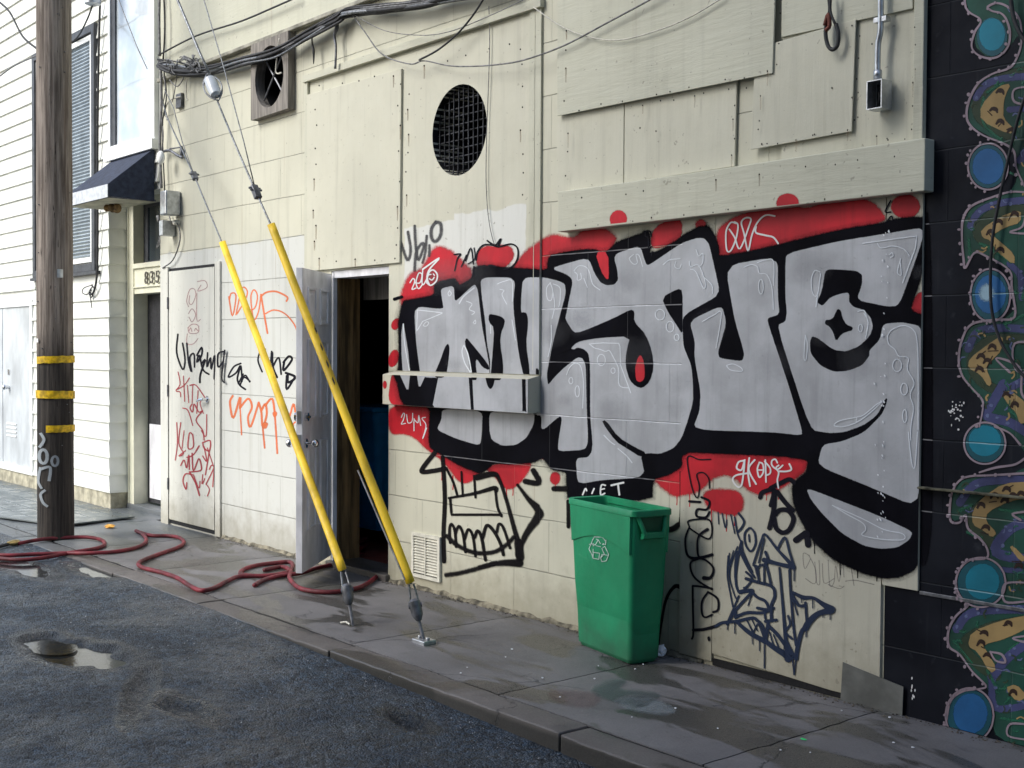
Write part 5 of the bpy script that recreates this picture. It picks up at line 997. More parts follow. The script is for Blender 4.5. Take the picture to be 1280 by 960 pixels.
MB().box(-24, XH-.01, -.012, 0, -.1, .148).box(XH-.01, XH+.012, -.012, .158, -.1, .148).build('foundation', M['found'], hs)
# recess
X2 = -11.306; Y1, Y2 = .158, .30
MB().box(XH, X2, Y1, .3, -.1, 2.9).build('door_casing', M['sidtrim'], hs, bevel=.004)
MB().box(XH+.035, XH+.055, Y1-.010, Y1, 0, 2.9).build('casing_bead', M['sidtrim'], hs)
MB().box(X2-.15, X2-.002, .301, .9, -.1, 2.9).build('door_jamb', M['sidtrim'], hs)
MB().box(X2, XC, Y1+.01, .298, 2.02, 2.275).box(X2, XC, Y1-.012, Y1+.01, 2.255, 2.30).box(X2, XC, Y1-.006, Y1+.012, 2.075, 2.088).box(X2, XC, Y1-.004, .3, 2.86, 2.9).build('transom_board', M['sidtrim'], hs, bevel=.003)
YD = .30
tr = MB().box(X2, -11.21, YD-.04, YD-.001, 2.275, 2.88).box(-10.43, XC, YD-.04, YD-.001, 2.275, 2.88).box(-11.21, -10.43, YD-.04, YD-.001, 2.275, 2.33).box(-11.21, -10.43, YD-.04, YD-.001, 2.83, 2.88).build('transom_window', M['dgrey'], hs)
MB().box(-11.21, -10.43, YD-.03, YD-.02, 2.33, 2.83).build('glass_pane', M['glass'], tr)
fd = MB().box(X2+.0, XC, YD, YD+.05, .06, 2.02).build('front_door', M['doordark'], hs, label='dark front door deep in the recess, grey lower half')
MB().box(X2+.05, XC, YD-.008, YD, .10, .80).build('kick_panel', M['doorgrey'], fd)
MB().box(XH+.02, XC, .14, .297, -.1, .045).build('door_step', M['kerb'], hs, bevel=.01)
def digit(txt, x, z, h, y, m, parent):
    cu = bpy.data.curves.new('t', 'FONT'); cu.body = txt; cu.size = h*1.38; cu.extrude = .004; cu.offset = .001
    ob = bpy.data.objects.new('t', cu); COL.objects.link(ob); bpy.context.view_layer.update()
    me = bpy.data.meshes.new_from_object(ob.evaluated_get(bpy.context.evaluated_depsgraph_get())); bpy.data.objects.remove(ob); bpy.data.curves.remove(cu)
    me.transform(Matrix.Translation((x, y, z)) @ Matrix.Rotation(math.radians(90), 4, 'X')); me.name = 'house_number'
    me.materials.clear(); me.materials.append(m); o = bpy.data.objects.new('house_number', me); COL.objects.link(o); child(o, parent); return o
digit('8 3 5', -11.03, 2.105, .115, Y1-.008, M['digits'], hs)
tag(bpy.data.objects['house_number'], 'dark number 835 over the recessed door')
painted('black_tag', [('L', Zm(0, 240, 4, [(708,745),(715,820),(718,900)]), 1.4), ('L', Zm(0, 240, 4, [(695,810),(700,850)]), 2)], 'p_tag', hw, .0, (Y1-.002, (XH, X2+.1, .2, 2.)), None)
# awning
aw = MB()
ax0, ax1, ay = -11.33, -10.40, -.44
frame = MB().tube([(ax0+.01, -.01, 2.80), (ax0+.01, ay+.01, 2.80), (ax1-.01, ay+.01, 2.80), (ax1-.01, -.01, 2.80)], .01, 6)
awp = frame.build('awning_frame', M['dsteel'], hs, label='dark blue canvas awning over the recessed door')
MB().prism([(ax0, -.028, 3.25), (ax1, -.028, 3.25), (ax1, ay, 2.905), (ax0, ay, 2.905)], (0, .002, .004)).prism([(ax1, -.028, 3.25), (ax1, ay, 2.905), (ax1, ay, 2.805), (ax1, -.028, 2.79)], (.004, 0, 0)).prism([(ax0, -.028, 3.25), (ax0, ay, 2.905), (ax0, ay, 2.805), (ax0, -.028, 2.79)], (-.004, 0, 0)).build('canopy_cloth', M['awn'], awp)
MB().box(ax0-.004, ax1+.004, ay-.006, ay-.001, 2.795, 2.905).build('valance', M['awnw'], awp)
MB().box(ax0+.01, ax1-.01, ay+.01, -.03, 2.788, 2.796).build('soffit', M['soffit'], hs)
mbx = MB()
for i in range(7): mbx.sphere((-10.82+random.uniform(-.12, .12), -.2+random.uniform(-.06, .06), 2.76), random.uniform(.02, .05), 8, 6)
mbx.build('bird_nest', M['wood'], hs, smooth='all')
# window with blinds
def frame_box(mb, x0, x1, z0, z1, w_, ya, yb): mb.box(x0, x0+w_, ya, yb, z0, z1).box(x1-w_, x1, ya, yb, z0, z1).box(x0+w_, x1-w_, ya, yb, z0, z0+w_).box(x0+w_, x1-w_, ya, yb, z1-w_, z1); return mb
w1 = frame_box(MB(), W1[0], W1[1], W1[2], W1[3], .075, -.05, -.001).build('window', M['dgrey'], hs, bevel=.004, label='tall blind covered window behind the utility pole')
frame_box(MB(), W1[0]+.09, W1[1]-.09, W1[2]+.09, W1[3]-.09, .05, -.035, -.001).build('sash', M['white'], w1)
MB().box(W1[0]+.14, W1[1]-.14, -.006, -.001, W1[2]+.14, W1[3]-.14).build('glass_pane', M['glass'], w1)
bl = MB(); z = W1[2]+.15
while z < W1[3]-.15: bl.prism([(W1[0]+.145, -.0075, z), (W1[0]+.145, -.017, z+.012), (W1[0]+.145, -.015, z+.022), (W1[0]+.145, -.0065, z+.022)], (W1[1]-W1[0]-.29, 0, 0)); z += .034
bl.build('venetian_blind', M['blindm'], w1)
MB().box(W1[0]-.05, W1[1]+.06, -.06, -.001, W1[2]-.03, W1[2]-.001).build('sill', M['dgrey'], w1)
w2 = frame_box(MB(), W2[0], W2[1], W2[2], W2[3], .05, -.045, -.001).build('window', M['white'], hs, bevel=.004, label='white framed window above the awning, glass coloured bright like reflected sky')
MB().box(W2[0]+.05, W2[0]+.14, -.03, -.001, W2[2]+.05, W2[3]-.05).box(W2[0]+.14, W2[1]-.05, -.02, -.001, W2[3]-.13, W2[3]-.05).build('sash', M['dgrey'], w2)
MB().box(W2[0]+.14, W2[1]-.05, -.014, -.001, W2[2]+.05, W2[3]-.13).build('glass_pane', M['glassw'], w2)
MB().box(W2[0]-.04, XC-.003, -.075, -.001, W2[2]-.09, W2[2]-.001).build('sill', M['white'], w2, bevel=.004)
# metal door at the far left
md = frame_box(MB(), DR[0], DR[1], DR[2], DR[3], .07, -.03, -.001).build('door_frame', M['white'], hs, bevel=.003)
md2 = MB().box(DR[0]+.07, DR[1]-.07, -.012, -.001, DR[2]+.07, DR[3]-.07).build('metal_door', M['doorblue'], hs, label='pale blue painted metal double door at the far left')
MB().box((DR[0]+DR[1])/2-.006, (DR[0]+DR[1])/2+.006, -.018, -.012, DR[2]+.08, DR[3]-.08).build('meeting_strip', M['doorblue'], md2)
lv = MB()
for i in range(4): lv.box(-14.45, -14.12, -.02, -.012, .52+i*.045, .535+i*.045)
lv.build('louvre', M['white'], md2)
q = W(13, 484); MB().tube([(q[0], -.012, q[2]), (q[0], -.05, q[2])], .02, 10).sphere((q[0], -.06, q[2]), .03, 10, 6).box(q[0]-.03, q[0]+.03, -.02, -.012, q[2]+.14, q[2]+.2).build('door_knob', M['chrome'], md2, smooth=True)
# conduit hanging beside the window
cn = MB(); p = [W(x, y, -.05) for x, y in ((126,-20),(124,40),(122,160),(122,300),(121,345),(117,365),(112,368))]
cn.tube(cr(p, 5), .011, 6).tube(cr([W(x, y, -.05) for x, y in ((116,356),(105,360),(103,366),(109,368),(114,362),(113,370),(115,385))], 5), .005, 5).tube(cr([W(x, y, -.045) for x, y in ((114,356),(118,362),(114,372),(112,364),(116,358))], 5), .006, 5)
tag(cn.build('drop_cable', M['blackwire'], smooth='all'), 'black service cable hanging down the siding with a coil at its end', 'cable')

# ------------------------------------------------------------------ steel plate on the pavement
pl = MB(); pz = .013
pp = [(-10.62, -.12), (-10.50, -.70), (-10.75, -.90), (-11.3, -1.06), (-12.6, -1.09), (-14.6, -1.10), (-14.6, -.10)]
pl.prism([(x, y, pz) for x, y in pp], (0, 0, .012))
for i in range(4):
    y = -.25-i*.2; pl.box(-14.4, -10.80, y-.005, y+.005, pz+.012, pz+.0145)
t = NT('damp_steel_plate'); P = t.pos(); n = t.noise(P, 2.5, 5)
M['plate'] = t.set(t.mix(t.ramp(n, .3, .7), (.10, .12, .125), (.20, .225, .23)), t.ramp(t.noise(P, 7, 4), .3, .7, .2, .45), .35, t.bump(t.noise(P, 8, 4), .04, .01), .5)
tag(pl.build('steel_plate', M['plate'], bevel=.003), 'damp ribbed steel plate lying on the pavement behind the pole', 'plate')

# ------------------------------------------------------------------ utility pole
PX, PY, PR = -9.937, -1.035-.02, .139
pole = empty('utility_pole', (PX, PY, 0), 'weathered brown wooden utility pole with three yellow bands', 'pole')
mb = MB(); n = 64; seg = 32; v = []; 
for i in range(n+1):
    z = -.1+7.4*i/n; r = PR*(1-.012*z)
    for k in range(seg):
        a = 2*math.pi*k/seg; rr = r+noise.noise(Vector((math.cos(a)*9, math.sin(a)*9, z*.6)))*.005+noise.noise(Vector((math.cos(a)*3, math.sin(a)*3, z*2.2)))*.003
        v.append((PX+rr*math.cos(a), PY+rr*math.sin(a), z))
mb.add(v, [(i*seg+k, i*seg+(k+1) % seg, (i+1)*seg+(k+1) % seg, (i+1)*seg+k) for i in range(n) for k in range(seg)]+[tuple(n*seg+k for k in range(seg))])
shaft = mb.build('pole_shaft', M['pole'], pole, smooth='all')
def cyl_patch(z0, z1, a0, a1, r, n=24, wob=0., tilt=0.):
    m_ = MB(); v = []
    for i in range(n+1):
        a = a0+(a1-a0)*i/n; w_ = noise.noise(Vector((a*5, z0, 0)))*wob
        for rr, z in ((r, z0+w_+tilt*i/n), (r, z1+w_*.6+tilt*i/n)): v.append((PX+rr*math.cos(a), PY+rr*math.sin(a), z))
    return m_.add(v, [(2*i, 2*i+2, 2*i+3, 2*i+1) for i in range(n)])
acam = math.atan2(-DIST-PY, -PX)
def pole_z(py): return float(VP(72, py, (PX-1, PY-PR*.8), (PX+1, PY-PR*.8))[2])
for i, (ya, yb, a0, a1, tl) in enumerate(((446, 455, -1.2, 1.5, .01), (489, 499, -1.5, 1.5, -.01), (534, 543, -.5, 1.5, 0))):
    cyl_patch(pole_z(yb), pole_z(ya), acam+a0, acam+a1, PR+.0085, wob=.006, tilt=tl).build('yellow_band', M['band'], pole, group='yellow bands round the utility pole')
for i, (x, y, w_, h_) in enumerate(((79, 339, 9, 10),)):
    z = pole_z(y); cyl_patch(z-.035, z+.03, acam+.12, acam+.42, PR+.009, 6).build('metal_tag', M['steel'], pole)
cyl_patch(pole_z(428), pole_z(423), acam-1.15, acam-1.02, PR+.009, 4).build('staple', M['litter'], pole)
M['p_polegrey'] = paint('grey_pole_marker', (.36, .40, .43), False, 1., .8, .7)
def pole_line(pts, w_):        # marker strokes wrapped on the shaft
    Q = cr(pts, 5); v = []; at = []
    for i, q in enumerate(Q):
        t_ = Q[min(i+1, len(Q)-1)]-Q[max(i-1, 0)]; t_ = t_/(np.hypot(*t_)+1e-9); nn = np.array([t_[1], -t_[0]])
        for s_, e in ((-1, 0), (-.5, 1), (.5, 1), (1, 0)):
            px, py = q+nn*s_*w_; u = (px-72)/20.5; a = acam+math.asin(max(-.97, min(.97, u))); z = pole_z(py)
            v.append((PX+(PR+.007+i*.00001)*math.cos(a), PY+(PR+.007+i*.00001)*math.sin(a), z)); at.append(e)
    return v, [(4*i+k, 4*i+k+1, 4*i+k+5, 4*i+k+4) for i in range(len(Q)-1) for k in range(3)], at
m_ = MB(); zp = lambda p: Zm(0, 480, 4, p)
for pts, w_ in ((zp([(225,255),(240,290),(220,330)]), 2.2), (zp(ell(237,375,17,35)+[(254,375)]), 2.4), (zp(ell(285,398,13,24)+[(298,398)]), 2.), (zp([(225,440),(265,430),(260,500)]), 2.2), (zp([(225,430),(215,500),(230,540)]), 2.), (zp([(245,545),(225,570),(235,610),(255,630)]), 2.)):
    m_.add(*pole_line(pts, w_))
m_.build('grey_tag', M['p_polegrey'], shaft, 'smeared grey rings and letters near the foot', attr=True)
st_ = MB()
for i in range(30):
    a = acam+random.uniform(-1.3, 1.3); z = random.uniform(.4, 4.6); st_.tube([(PX+(PR-.01)*math.cos(a), PY+(PR-.01)*math.sin(a), z), (PX+(PR+.006)*math.cos(a), PY+(PR+.006)*math.sin(a), z)], .0045, 5)
st_.build('nail', M['dsteel'], pole)

# ------------------------------------------------------------------ guy wires
def guy(a0, top, pathpx, guard, label, extras):
    A = np.array([a0[0], a0[1], 0]); Pp = top
    v3 = lambda x, y: Vector(VP(x, y, A, Pp))
    g = empty('guy_wire', (A[0], A[1], 0), label, 'guy wire', 'guy wires with yellow guards')
    pts = [v3(*p) for p in pathpx]
    MB().tube(pts, .0065, 6).build('steel_strand', M['cable'], g, smooth='all')
    g0, g1 = v3(*guard[0]), v3(*guard[1]); d = (g1-g0)
    view = (Vector(CAM)-(g0+g1)/2).normalized(); side = d.normalized().cross(view).normalized()
    gd = MB(); N = 40; seg = 14; v = []; f = []
    for i in range(N+1):
        c = g0+d*i/N+side*math.sin(i*.35)*.0012
        for k in range(seg+1):
            q_ = math.radians(-150+300*k/seg); v.append(c+(view*math.cos(q_)+side*math.sin(q_))*.0245)
    f = [(i*(seg+1)+k, i*(seg+1)+k+1, (i+1)*(seg+1)+k+1, (i+1)*(seg+1)+k) for i in range(N) for k in range(seg)]
    go = gd.add(v, f).build('yellow_guard', M['yellow'], g, smooth='all')
    sm = go.modifiers.new('thickness', 'SOLIDIFY'); sm.thickness = .003
    extras(g, v3, d.normalized(), view, side, go)
    return g
def turnbuckle(g, v3, p_top, p_mid, p_bot, base):
    a, m1, b = v3(*p_top), v3(*p_mid), v3(*p_bot)
    sd2 = (m1-a).normalized().cross((Vector(CAM)-a).normalized()).normalized()
    MB().tube([a-sd2*.012, m1-sd2*.022], .006, 6).tube([a+sd2*.012, m1+sd2*.022], .006, 6).build('thimble_strand', M['cable'], g, smooth=True)
    dm = (b-m1).normalized(); c = m1+dm*.05
    MB().tube([m1-dm*.035, m1-dm*.02, c, c+dm*.03], [.018, .032, .030, .014], 12).tube([m1-sd2*.035, m1+sd2*.035], .013, 8).build('rod_eye', M['dsteel'], g, smooth=True)
    MB().tube([c, b, b+dm*.06], .0095, 8).build('anchor_rod', M['dsteel'], g, smooth=True)
    if base:
        z = .01; MB().box(b.x-.055, b.x+.055, b.y-.04, b.y+.04, -.01, .018).tube([(b.x-.035, b.y, .018), (b.x-.035, b.y, .032)], .012, 8).tube([(b.x+.035, b.y, .018), (b.x+.035, b.y, .032)], .012, 8).build('base_plate', M['steel'], g, bevel=.004)
    else:
        MB().tube([(b.x-.07, b.y-.035, .01), (b.x-.035, b.y-.02, .018), (b.x+.0, b.y-.02, .01)], .005, 8).build('ground_strap', M['grille'], g)
def clamp(g, c, d, r=.022, l=.05):
    MB().box(-l, l, -r, r, -r*.7, r*.7, Matrix.Translation(c) @ d.to_track_quat('X', 'Z').to_matrix().to_4x4()).tube([c+Vector((0, -.04, .012)), c+Vector((0, .04, .012))], .008, 6).tube([c+d*.03+Vector((0, -.04, .0)), c+d*.03+Vector((0, .04, .0))], .008, 6).build('wire_clamp', M['dsteel'], g, bevel=.004)
ptop = (PX, PY)
def ex1(g, v3, d, view, side, go):
    a = (530, 803); turnbuckle(g, v3, (514, 730), (519, 757), (530, 801), True)
    clamp(g, v3(320, 240), d)
    q0, q1 = v3(272, 127), v3(320, 240)
    pi_ = v3(266, 109); up_ = (v3(258, 92)-v3(272, 125)).normalized()
    ins = MB(); ins.tube([pi_-up_*.085, pi_-up_*.07, pi_-up_*.02, pi_+up_*.02, pi_+up_*.07, pi_+up_*.085], [.018, .036, .040, .040, .036, .018], 14)
    ins.build('strain_insulator', simple('insulator_porcelain', (.62, .66, .70), .2, nscale=6, amt=.1, bump=.02), g, smooth=True)
    lp_ = MB(); s_ = up_.cross(view).normalized()
    for sg in (1, -1): lp_.tube(cr([pi_+up_*.12*sg, pi_+up_*.06*sg+s_*.045, pi_-up_*.03*sg+s_*.054+view*.01, pi_-up_*.095*sg, pi_-up_*.03*sg-s_*.054, pi_+up_*.06*sg-s_*.045, pi_+up_*.12*sg], 4), .005, 6)
    lp_.build('insulator_loop', M['cable'], g, smooth='all')
    MB().tube([v3(320, 240), v3(305, 178), v3(280, 85), v3(255, 0), v3(236, -60), v3(120, -420)], .004, 5).build('thin_strand', M['cable'], g, smooth='all')
    MB().tube([v3(513, 722)-side*.03, v3(455, 585)-side*.035], .006, 6).build('guard_rod', M['dsteel'], g, smooth=True)
    for i in range(4):
        c = v3(393.5+i*8, 413+i*21)+view*.0275+side*(.006-.003*i); MB().add([c-d*.030-side*.004, c-d*.012+side*.005, c+d*.030+side*.004, c+d*.012-side*.005], [(0, 1, 2, 3)]).build('guard_slot', M['void'], g)
guy((-5.226, -.823), ptop, [(514, 730), (450, 570), (338, 280), (320, 240), (296, 185), (272, 127)], ((513, 728), (338.5, 280)), 'right guy wire with a yellow guard slotted halfway and a porcelain insulator near its top', ex1)
MBt = MB(); A1 = np.array([-5.226, -.823, 0]); v3_ = lambda x, y: Vector(VP(x, y, A1, ptop))
hi = MBt.tube([v3_(262, 92), v3_(250, 67), v3_(222, 0), v3_(160, -160), v3_(78, -385)], .0095, 6).build('upper_strand', M['cable'], [o for o in bpy.data.objects if o.name.startswith('guy_wire')][0], smooth='all')
def ex2(g, v3, d, view, side, go):
    turnbuckle(g, v3, (429, 714), (434, 738), (441, 780), False); clamp(g, v3(243, 220), d)
    MB().tube([v3(243, 220), v3(228, 178), v3(217, 135), v3(206, 112)], .004, 5).build('thin_strand', M['cable'], g, smooth='all')
wl = W(203, 108, -.05)
guy((-5.832, -.893), (wl[0], wl[1]), [(429, 714), (350, 500), (277, 302), (243, 220), (209, 147), (201, 118)], ((428, 712), (277.5, 302)), 'left guy wire with a plain yellow guard, running to the corner of the block building', ex2)

# ------------------------------------------------------------------ cables along the wall
rc = random.Random(11)
bun = empty('cable_bundle', (-8.9, -.06, 3.9), 'tangled bundle of dark cables sagging along the top of the cream wall', 'cables')
mainp = [(198,80),(221,84),(257,88),(302,76),(343,66),(383,45),(420,24),(435,15),(475,11),(525,5),(560,-3),(640,-16)]
for i in range(13):
    js = rc.uniform(-4.5, 4.5); sg = rc.choice((0, 0, 1, 2.2)); p = []
    for k, (x, y) in enumerate(mainp):
        s_ = math.sin(min(1, max(0, (x-420)/200))*math.pi)*rc.uniform(0, 4)*sg
        p.append(W(x+rc.uniform(-2, 2), y+js+rc.uniform(-2.2, 2.2)+s_+(rc.uniform(-3, 5) if k < 3 else 0), -.05-rc.uniform(0, .05)))
    MB().tube(cr(p, 6), rc.choice((.005, .007, .0095, .0125)), 6).build('cable', M[rc.choice(('blackwire', 'blackwire', 'greywire', 'cable', 'greywire'))], bun, smooth='all')
for p, r, m_ in (([(419,25),(421,34),(418,45),(420,60),(419,86)], [.020, .016, .012, .008, .010], 'dsteel'), ([(391,38),(390,52),(392,64),(392,80)], [.006, .006, .011, .003], 'blackwire'), ([(349,48),(347,66),(345,90),(352,91)], .006, 'whitewire'), ([(238,87),(233,104),(233,122),(235,125)], .006, 'whitewire'), ([(203,92),(207,110),(202,140),(204,170),(201,195)], .006, 'greywire'), ([(210,88),(230,92),(222,108),(212,100)], .005, 'greywire'),
 ([(200,70),(199,20),(201,-40)], .012, 'greywire'), ([(204,74),(206,30),(203,-40)], .008, 'blackwire'), ([(201,85),(202,130),(200,180),(202,235)], .012, 'greywire'), ([(205,90),(208,120),(203,160),(206,240)], .006, 'blackwire'), ([(222,86),(219,110),(215,128)], .004, 'greywire')):
    MB().tube(cr([W(x, y, -.06) for x, y in p], 5), (r if not isinstance(r, list) else list(np.interp(np.linspace(0, 1, (len(p)-1)*5+1), np.linspace(0, 1, len(r)), r))), 6).build('cable_tail', M[m_], bun, smooth='all')
tg = MB()
for i in range(22):
    c0 = (rc.uniform(203, 250), rc.uniform(72, 90)); tg.tube(cr([W(c0[0]+rc.uniform(-7, 7), c0[1]+rc.uniform(-6, 6), -.05-rc.uniform(0, .06)) for _ in range(4)], 4), rc.choice((.004, .006)), 5)
tg.build('cable_knot', M['greywire'], bun, smooth='all')
def wire(p, r, m_, label, y=-.07):
    tag(MB().tube(cr([W(a, b, y) for a, b in p], 6), r, 6).build('loose_wire', M[m_], smooth='all'), label, 'wire')
wire([(198,69),(245,45),(300,27),(345,8),(372,-4)], .007, 'blackwire', 'dark wire rising from the building corner above the cable bundle', -.06)
wire([(440,17),(456,40),(478,68),(512,80),(530,76),(560,82),(587,83),(620,81),(655,75),(705,57),(760,28),(812,0),(850,-22)], .0045, 'greywire', 'long sagging wire crossing from the bundle to the top of the largest board', -.07)
wire([(606,-4),(592,18),(572,42),(548,62),(524,75)], .006, 'blackwire', 'short dark arc of wire above the round vent', -.08)
wire([(440,17),(480,38),(525,44),(560,40),(600,25),(650,2),(670,-10)], .0028, 'greywire', 'thin wire looping just under the top edge over the tall boards', -.075)
wire([(667,9),(700,32),(735,46),(775,50),(825,37),(865,20),(905,-4)], .0032, 'whitewire', 'thin pale wire drooping across the top of the largest board', -.06)
wire([(611,8),(612,60),(608,180),(608,240),(612,282),(618,306)], .0026, 'greywire', 'thin wire hanging straight down beside the round vent', -.02)
wire([(148,-2),(157,22),(172,60),(184,86)], .004, 'greywire', 'short wire dangling in front of the window above the awning', -.3)
wire([(-4,0),(12,15),(28,45),(45,60),(52,65)], .010, 'blackwire', 'thick black service wire sweeping to the utility pole at the top left', -.6)
wire([(0,95),(18,82),(40,72),(52,67)], .007, 'greywire', 'grey wire rising to the utility pole from the left', -.6)
wire([(1263,-6),(1267,22),(1277,45),(1290,60)], .008, 'blackwire', 'short black cable at the top right corner of the mural', -.03)
wire([(1290,95),(1272,150),(1260,200),(1250,245),(1241,295),(1238,345),(1240,390),(1250,425),(1263,448),(1274,464),(1290,480)], .006, 'blackwire', 'long black cable hanging over the mural discs', -.03)
# hanging shackle
shk = empty('hanging_cable_loop', tuple(W(1036, 10, -.05)), 'rusty shackle and cable loop hanging above the small square board', 'cable loop')
MB().tube(cr([W(x, y, -.06) for x, y in ((1035,-8),(1037,12),(1033,28))], 5), .007, 6).tube(cr([W(x, y, -.07) for x, y in ((1039,-8),(1038,14),(1044,30))], 5), .006, 6).build('strand', M['blackwire'], shk, smooth='all')
MB().tube(cr([W(x, y, -.065) for x, y in ((1034,26),(1032,42),(1035,57),(1041,62),(1047,56),(1048,42),(1045,30))], 5), .009, 8).build('loop', M['blackwire'], shk, smooth='all')
MB().tube(cr([W(x, y, -.075) for x, y in ((1031,32),(1035,18),(1037,32),(1032,38))], 4), .009, 6).build('shackle', simple('rusty_iron', (.16, .05, .035), .7, .3, amt=.4), shk, smooth='all')
# conduit and open box
cx = [W(x, y, -.06) for x, y in ((1101,-25),(1101,20),(1100.5,40),(1097.5,58),(1097,97))]
cdt = empty('electrical_conduit', tuple(cx[0]), 'silver conduit running down to an open metal box at the top right', 'conduit')
MB().tube(cr(cx, 5), .0125, 10).tube([cx[-1]+np.array([0, 0, .03]), cx[-1]-np.array([0, 0, .005])], .018, 10).build('conduit_pipe', M['steel'], cdt, smooth='all')
bx0, bx1, bz0, bz1 = float(W(1083, 118, -.10)[0]), float(W(1102, 118, -.10)[0]), float(W(1092, 136, -.10)[2]), float(W(1092, 100, -.10)[2])
b_ = frame_box(MB(), bx0, bx1, bz0, bz1, .004, -.10, -.028).box(bx0+.004, bx1-.004, -.034, -.030, bz0+.004, bz1-.004)
jb = b_.build('junction_box', M['steel'], cdt)
MB().tube(cr([(bx0+.02, -.05, bz0+.01), (bx0+.035, -.06, bz0+.06), (bx0+.02, -.05, bz0+.09), (bx0+.05, -.045, bz1-.01)], 4), .003, 5).build('wire_end', M['blackwire'], jb)
MB().box(bx0+.006, bx1-.006, -.0342, -.034, bz0+.006, bz1-.006).build('box_back', M['void'], jb)
for z in (2.88, 3.2): MB().box(cx[1][0]-.03, cx[1][0]+.03, -.068, -.035, z, z+.02).build('pipe_strap', M['steel'], cdt)
# corner boxes
c0 = W(200, 258, -.08)
mbx = empty('meter_box', tuple(W(200, 262, -.02)), 'small grey electric box with a bell end on the corner of the block building', 'electric box')
bxm = lambda xa, ya, xb, yb, y: (float(W(xa, yb, y)[0]), float(W(xb, yb, y)[0]), float(W(xa, yb, y)[2]), float(W(xa, ya, y)[2]))
a, b, c_, d = bxm(191, 241, 207, 271, -.14); a2 = b-.10
MB().box(a2-.02, b, -.14, -.001, c_, d).build('box_body', M['steel'], mbx, bevel=.012)
a, b, c_, d = bxm(192, 277, 203, 296, -.12); MB().box(b-.07, b, -.12, -.001, c_, d).build('lower_box', M['steel'], mbx, bevel=.006)
MB().tube(cr([W(x, y, -.09) for x, y in ((197,270),(199,277))], 3), .014, 8).tube(cr([W(x, y, -.09) for x, y in ((199,296),(200,304),(196,309),(199,300))], 3), .005, 5).tube(cr([W(x, y, -.03) for x, y in ((207,240),(213,276),(222,280),(225,300),(216,325),(203,335))], 4), .006, 5).build('box_wire', M['greywire'], mbx, smooth='all')
lt = empty('bracket_insulator', tuple(W(202, 197, -.05)), 'round white insulator on a bracket arm at the building corner', 'insulator')
qa = Vector(W(201, 197, -.12)); MB().sphere(qa, .045, 12, 8, (1, .7, 1.3)).build('insulator_head', M['white'], lt, smooth=True)
MB().tube(cr([W(x, y, -.05) for x, y in ((203,190),(212,188),(222,194),(228,197))], 3), .012, 6).tube([W(212, 186, -.05), W(227, 184, -.01)], .006, 5).sphere(W(227, 190, -.02), .03, 8, 6, (.6, .6, 1.8)).build('bracket_arm', M['dsteel'], lt, smooth=True)
hk = empty('wall_hook', tuple(W(222, 124, -.02)), 'small square hook plate with bent wire near the building corner', 'hook')
q = W(224, 126, -.02); MB().box(q[0]-.05, q[0]+.05, -.03, 0, q[2]-.06, q[2]+.06).build('hook_plate', M['dsteel'], hk, bevel=.005)
MB().tube(cr([W(x, y, -.05) for x, y in ((226,121),(214,124),(208,132),(206,145),(209,150))], 4), .006, 6).build('hook_wire', M['whitewire'], hk, smooth='all')
q = W(221, 278, -.02); tag(MB().tube([(q[0], 0, q[2]), (q[0], -.05, q[2])], .022, 8).tube([(q[0], -.05, q[2]), (q[0]+.06, -.06, q[2]-.02)], .012, 8).build('wall_stub', M['whitewire'], bld, smooth=True))
# can on the house top
q = W(116, -2, -.25); sc_ = empty('service_can', tuple(q), 'grey cylindrical can hanging at the top edge beside the pole', 'electric can')
MB().tube([(q[0], q[1], q[2]-.06), (q[0], q[1], q[2]-.05), (q[0], q[1], q[2]+.25)], [.05, .072, .072], 16).build('can_body', M['steel'], sc_, smooth=True)
MB().tube(cr([q+np.array([0, 0, -.05]), W(110, 22, -.2), W(100, 42, -.1), W(93, 50, -.05)], 5), .008, 6).tube([(q[0], q[1], q[2]+.1), (q[0], -.02, q[2]+.1)], .012, 6).build('can_wire', M['blackwire'], sc_, smooth='all')

# ------------------------------------------------------------------ hose
hz = .019
def ground_pts(p, lift=0.):
    out_ = []
    for i, (x, y) in enumerate(p):
        g = G(x, y, hz); zr = 0
        if g[1] < -1.285: g = G(x, y, road_z(g[0])+.02)
        out_.append(np.array([g[0], g[1], g[2]+lift]))
    return out_
hose = empty('garden_hose', tuple(G(230, 720, 0)), 'red rubber hose snaking over pavement and gutter from the pole to the open door', 'hose')
runs = [[(22,679),(50,674),(80,671.5),(108,671),(124,673.5),(131,678),(127,683),(110,687),(84,691),(58,696),(32,699),(5,698),(-25,694)], [(-25,692),(10,693.5),(48,692),(82,691),(110,691),(140,689.5),(165,685.5),(179,680),(183,674),(178,667),(170,663)],
 [(175,665),(190,669),(212,669.5),(225,672),(230,678),(222,684),(205,690),(183,698),(173,704),(180,709.5),(202,715),(222,722),(238,732),(251,737.5),(266,735),(284,726),(300,720),(335,719),(358,715),(366,708),(362,702),(345,703),(322,706),(305,711),(301,717),(318,719.5)],
 [(318,731),(330,724.5),(350,719),(375,716),(395,710),(417,705)], [(330,712),(352,708),(363,713),(362,722),(372,733),(388,738),(412,739.5),(433,737.5),(450,733.5),(464,725.5),(477,714),(486,704)]]
for i, r_ in enumerate(runs): MB().tube(cr(ground_pts(r_, -.003), 8), .0145, 10).build('hose_length', M['hose'], hose, smooth='all')
co_ = MB(); cc = G(416, 693, 0)
coil = []
for k in range(110):
    a = k*.24; r = .20+.035*math.sin(k*.7)+.03*math.sin(k*.13); coil.append((cc[0]+r*1.05*math.cos(a)+.01*math.sin(k), cc[1]+.02+r*.8*math.sin(a), .02+k*.0009+.006*math.sin(k*1.7)))
co_.tube(coil, .0145, 10).build('hose_coil', M['hose'], hose, smooth='all')
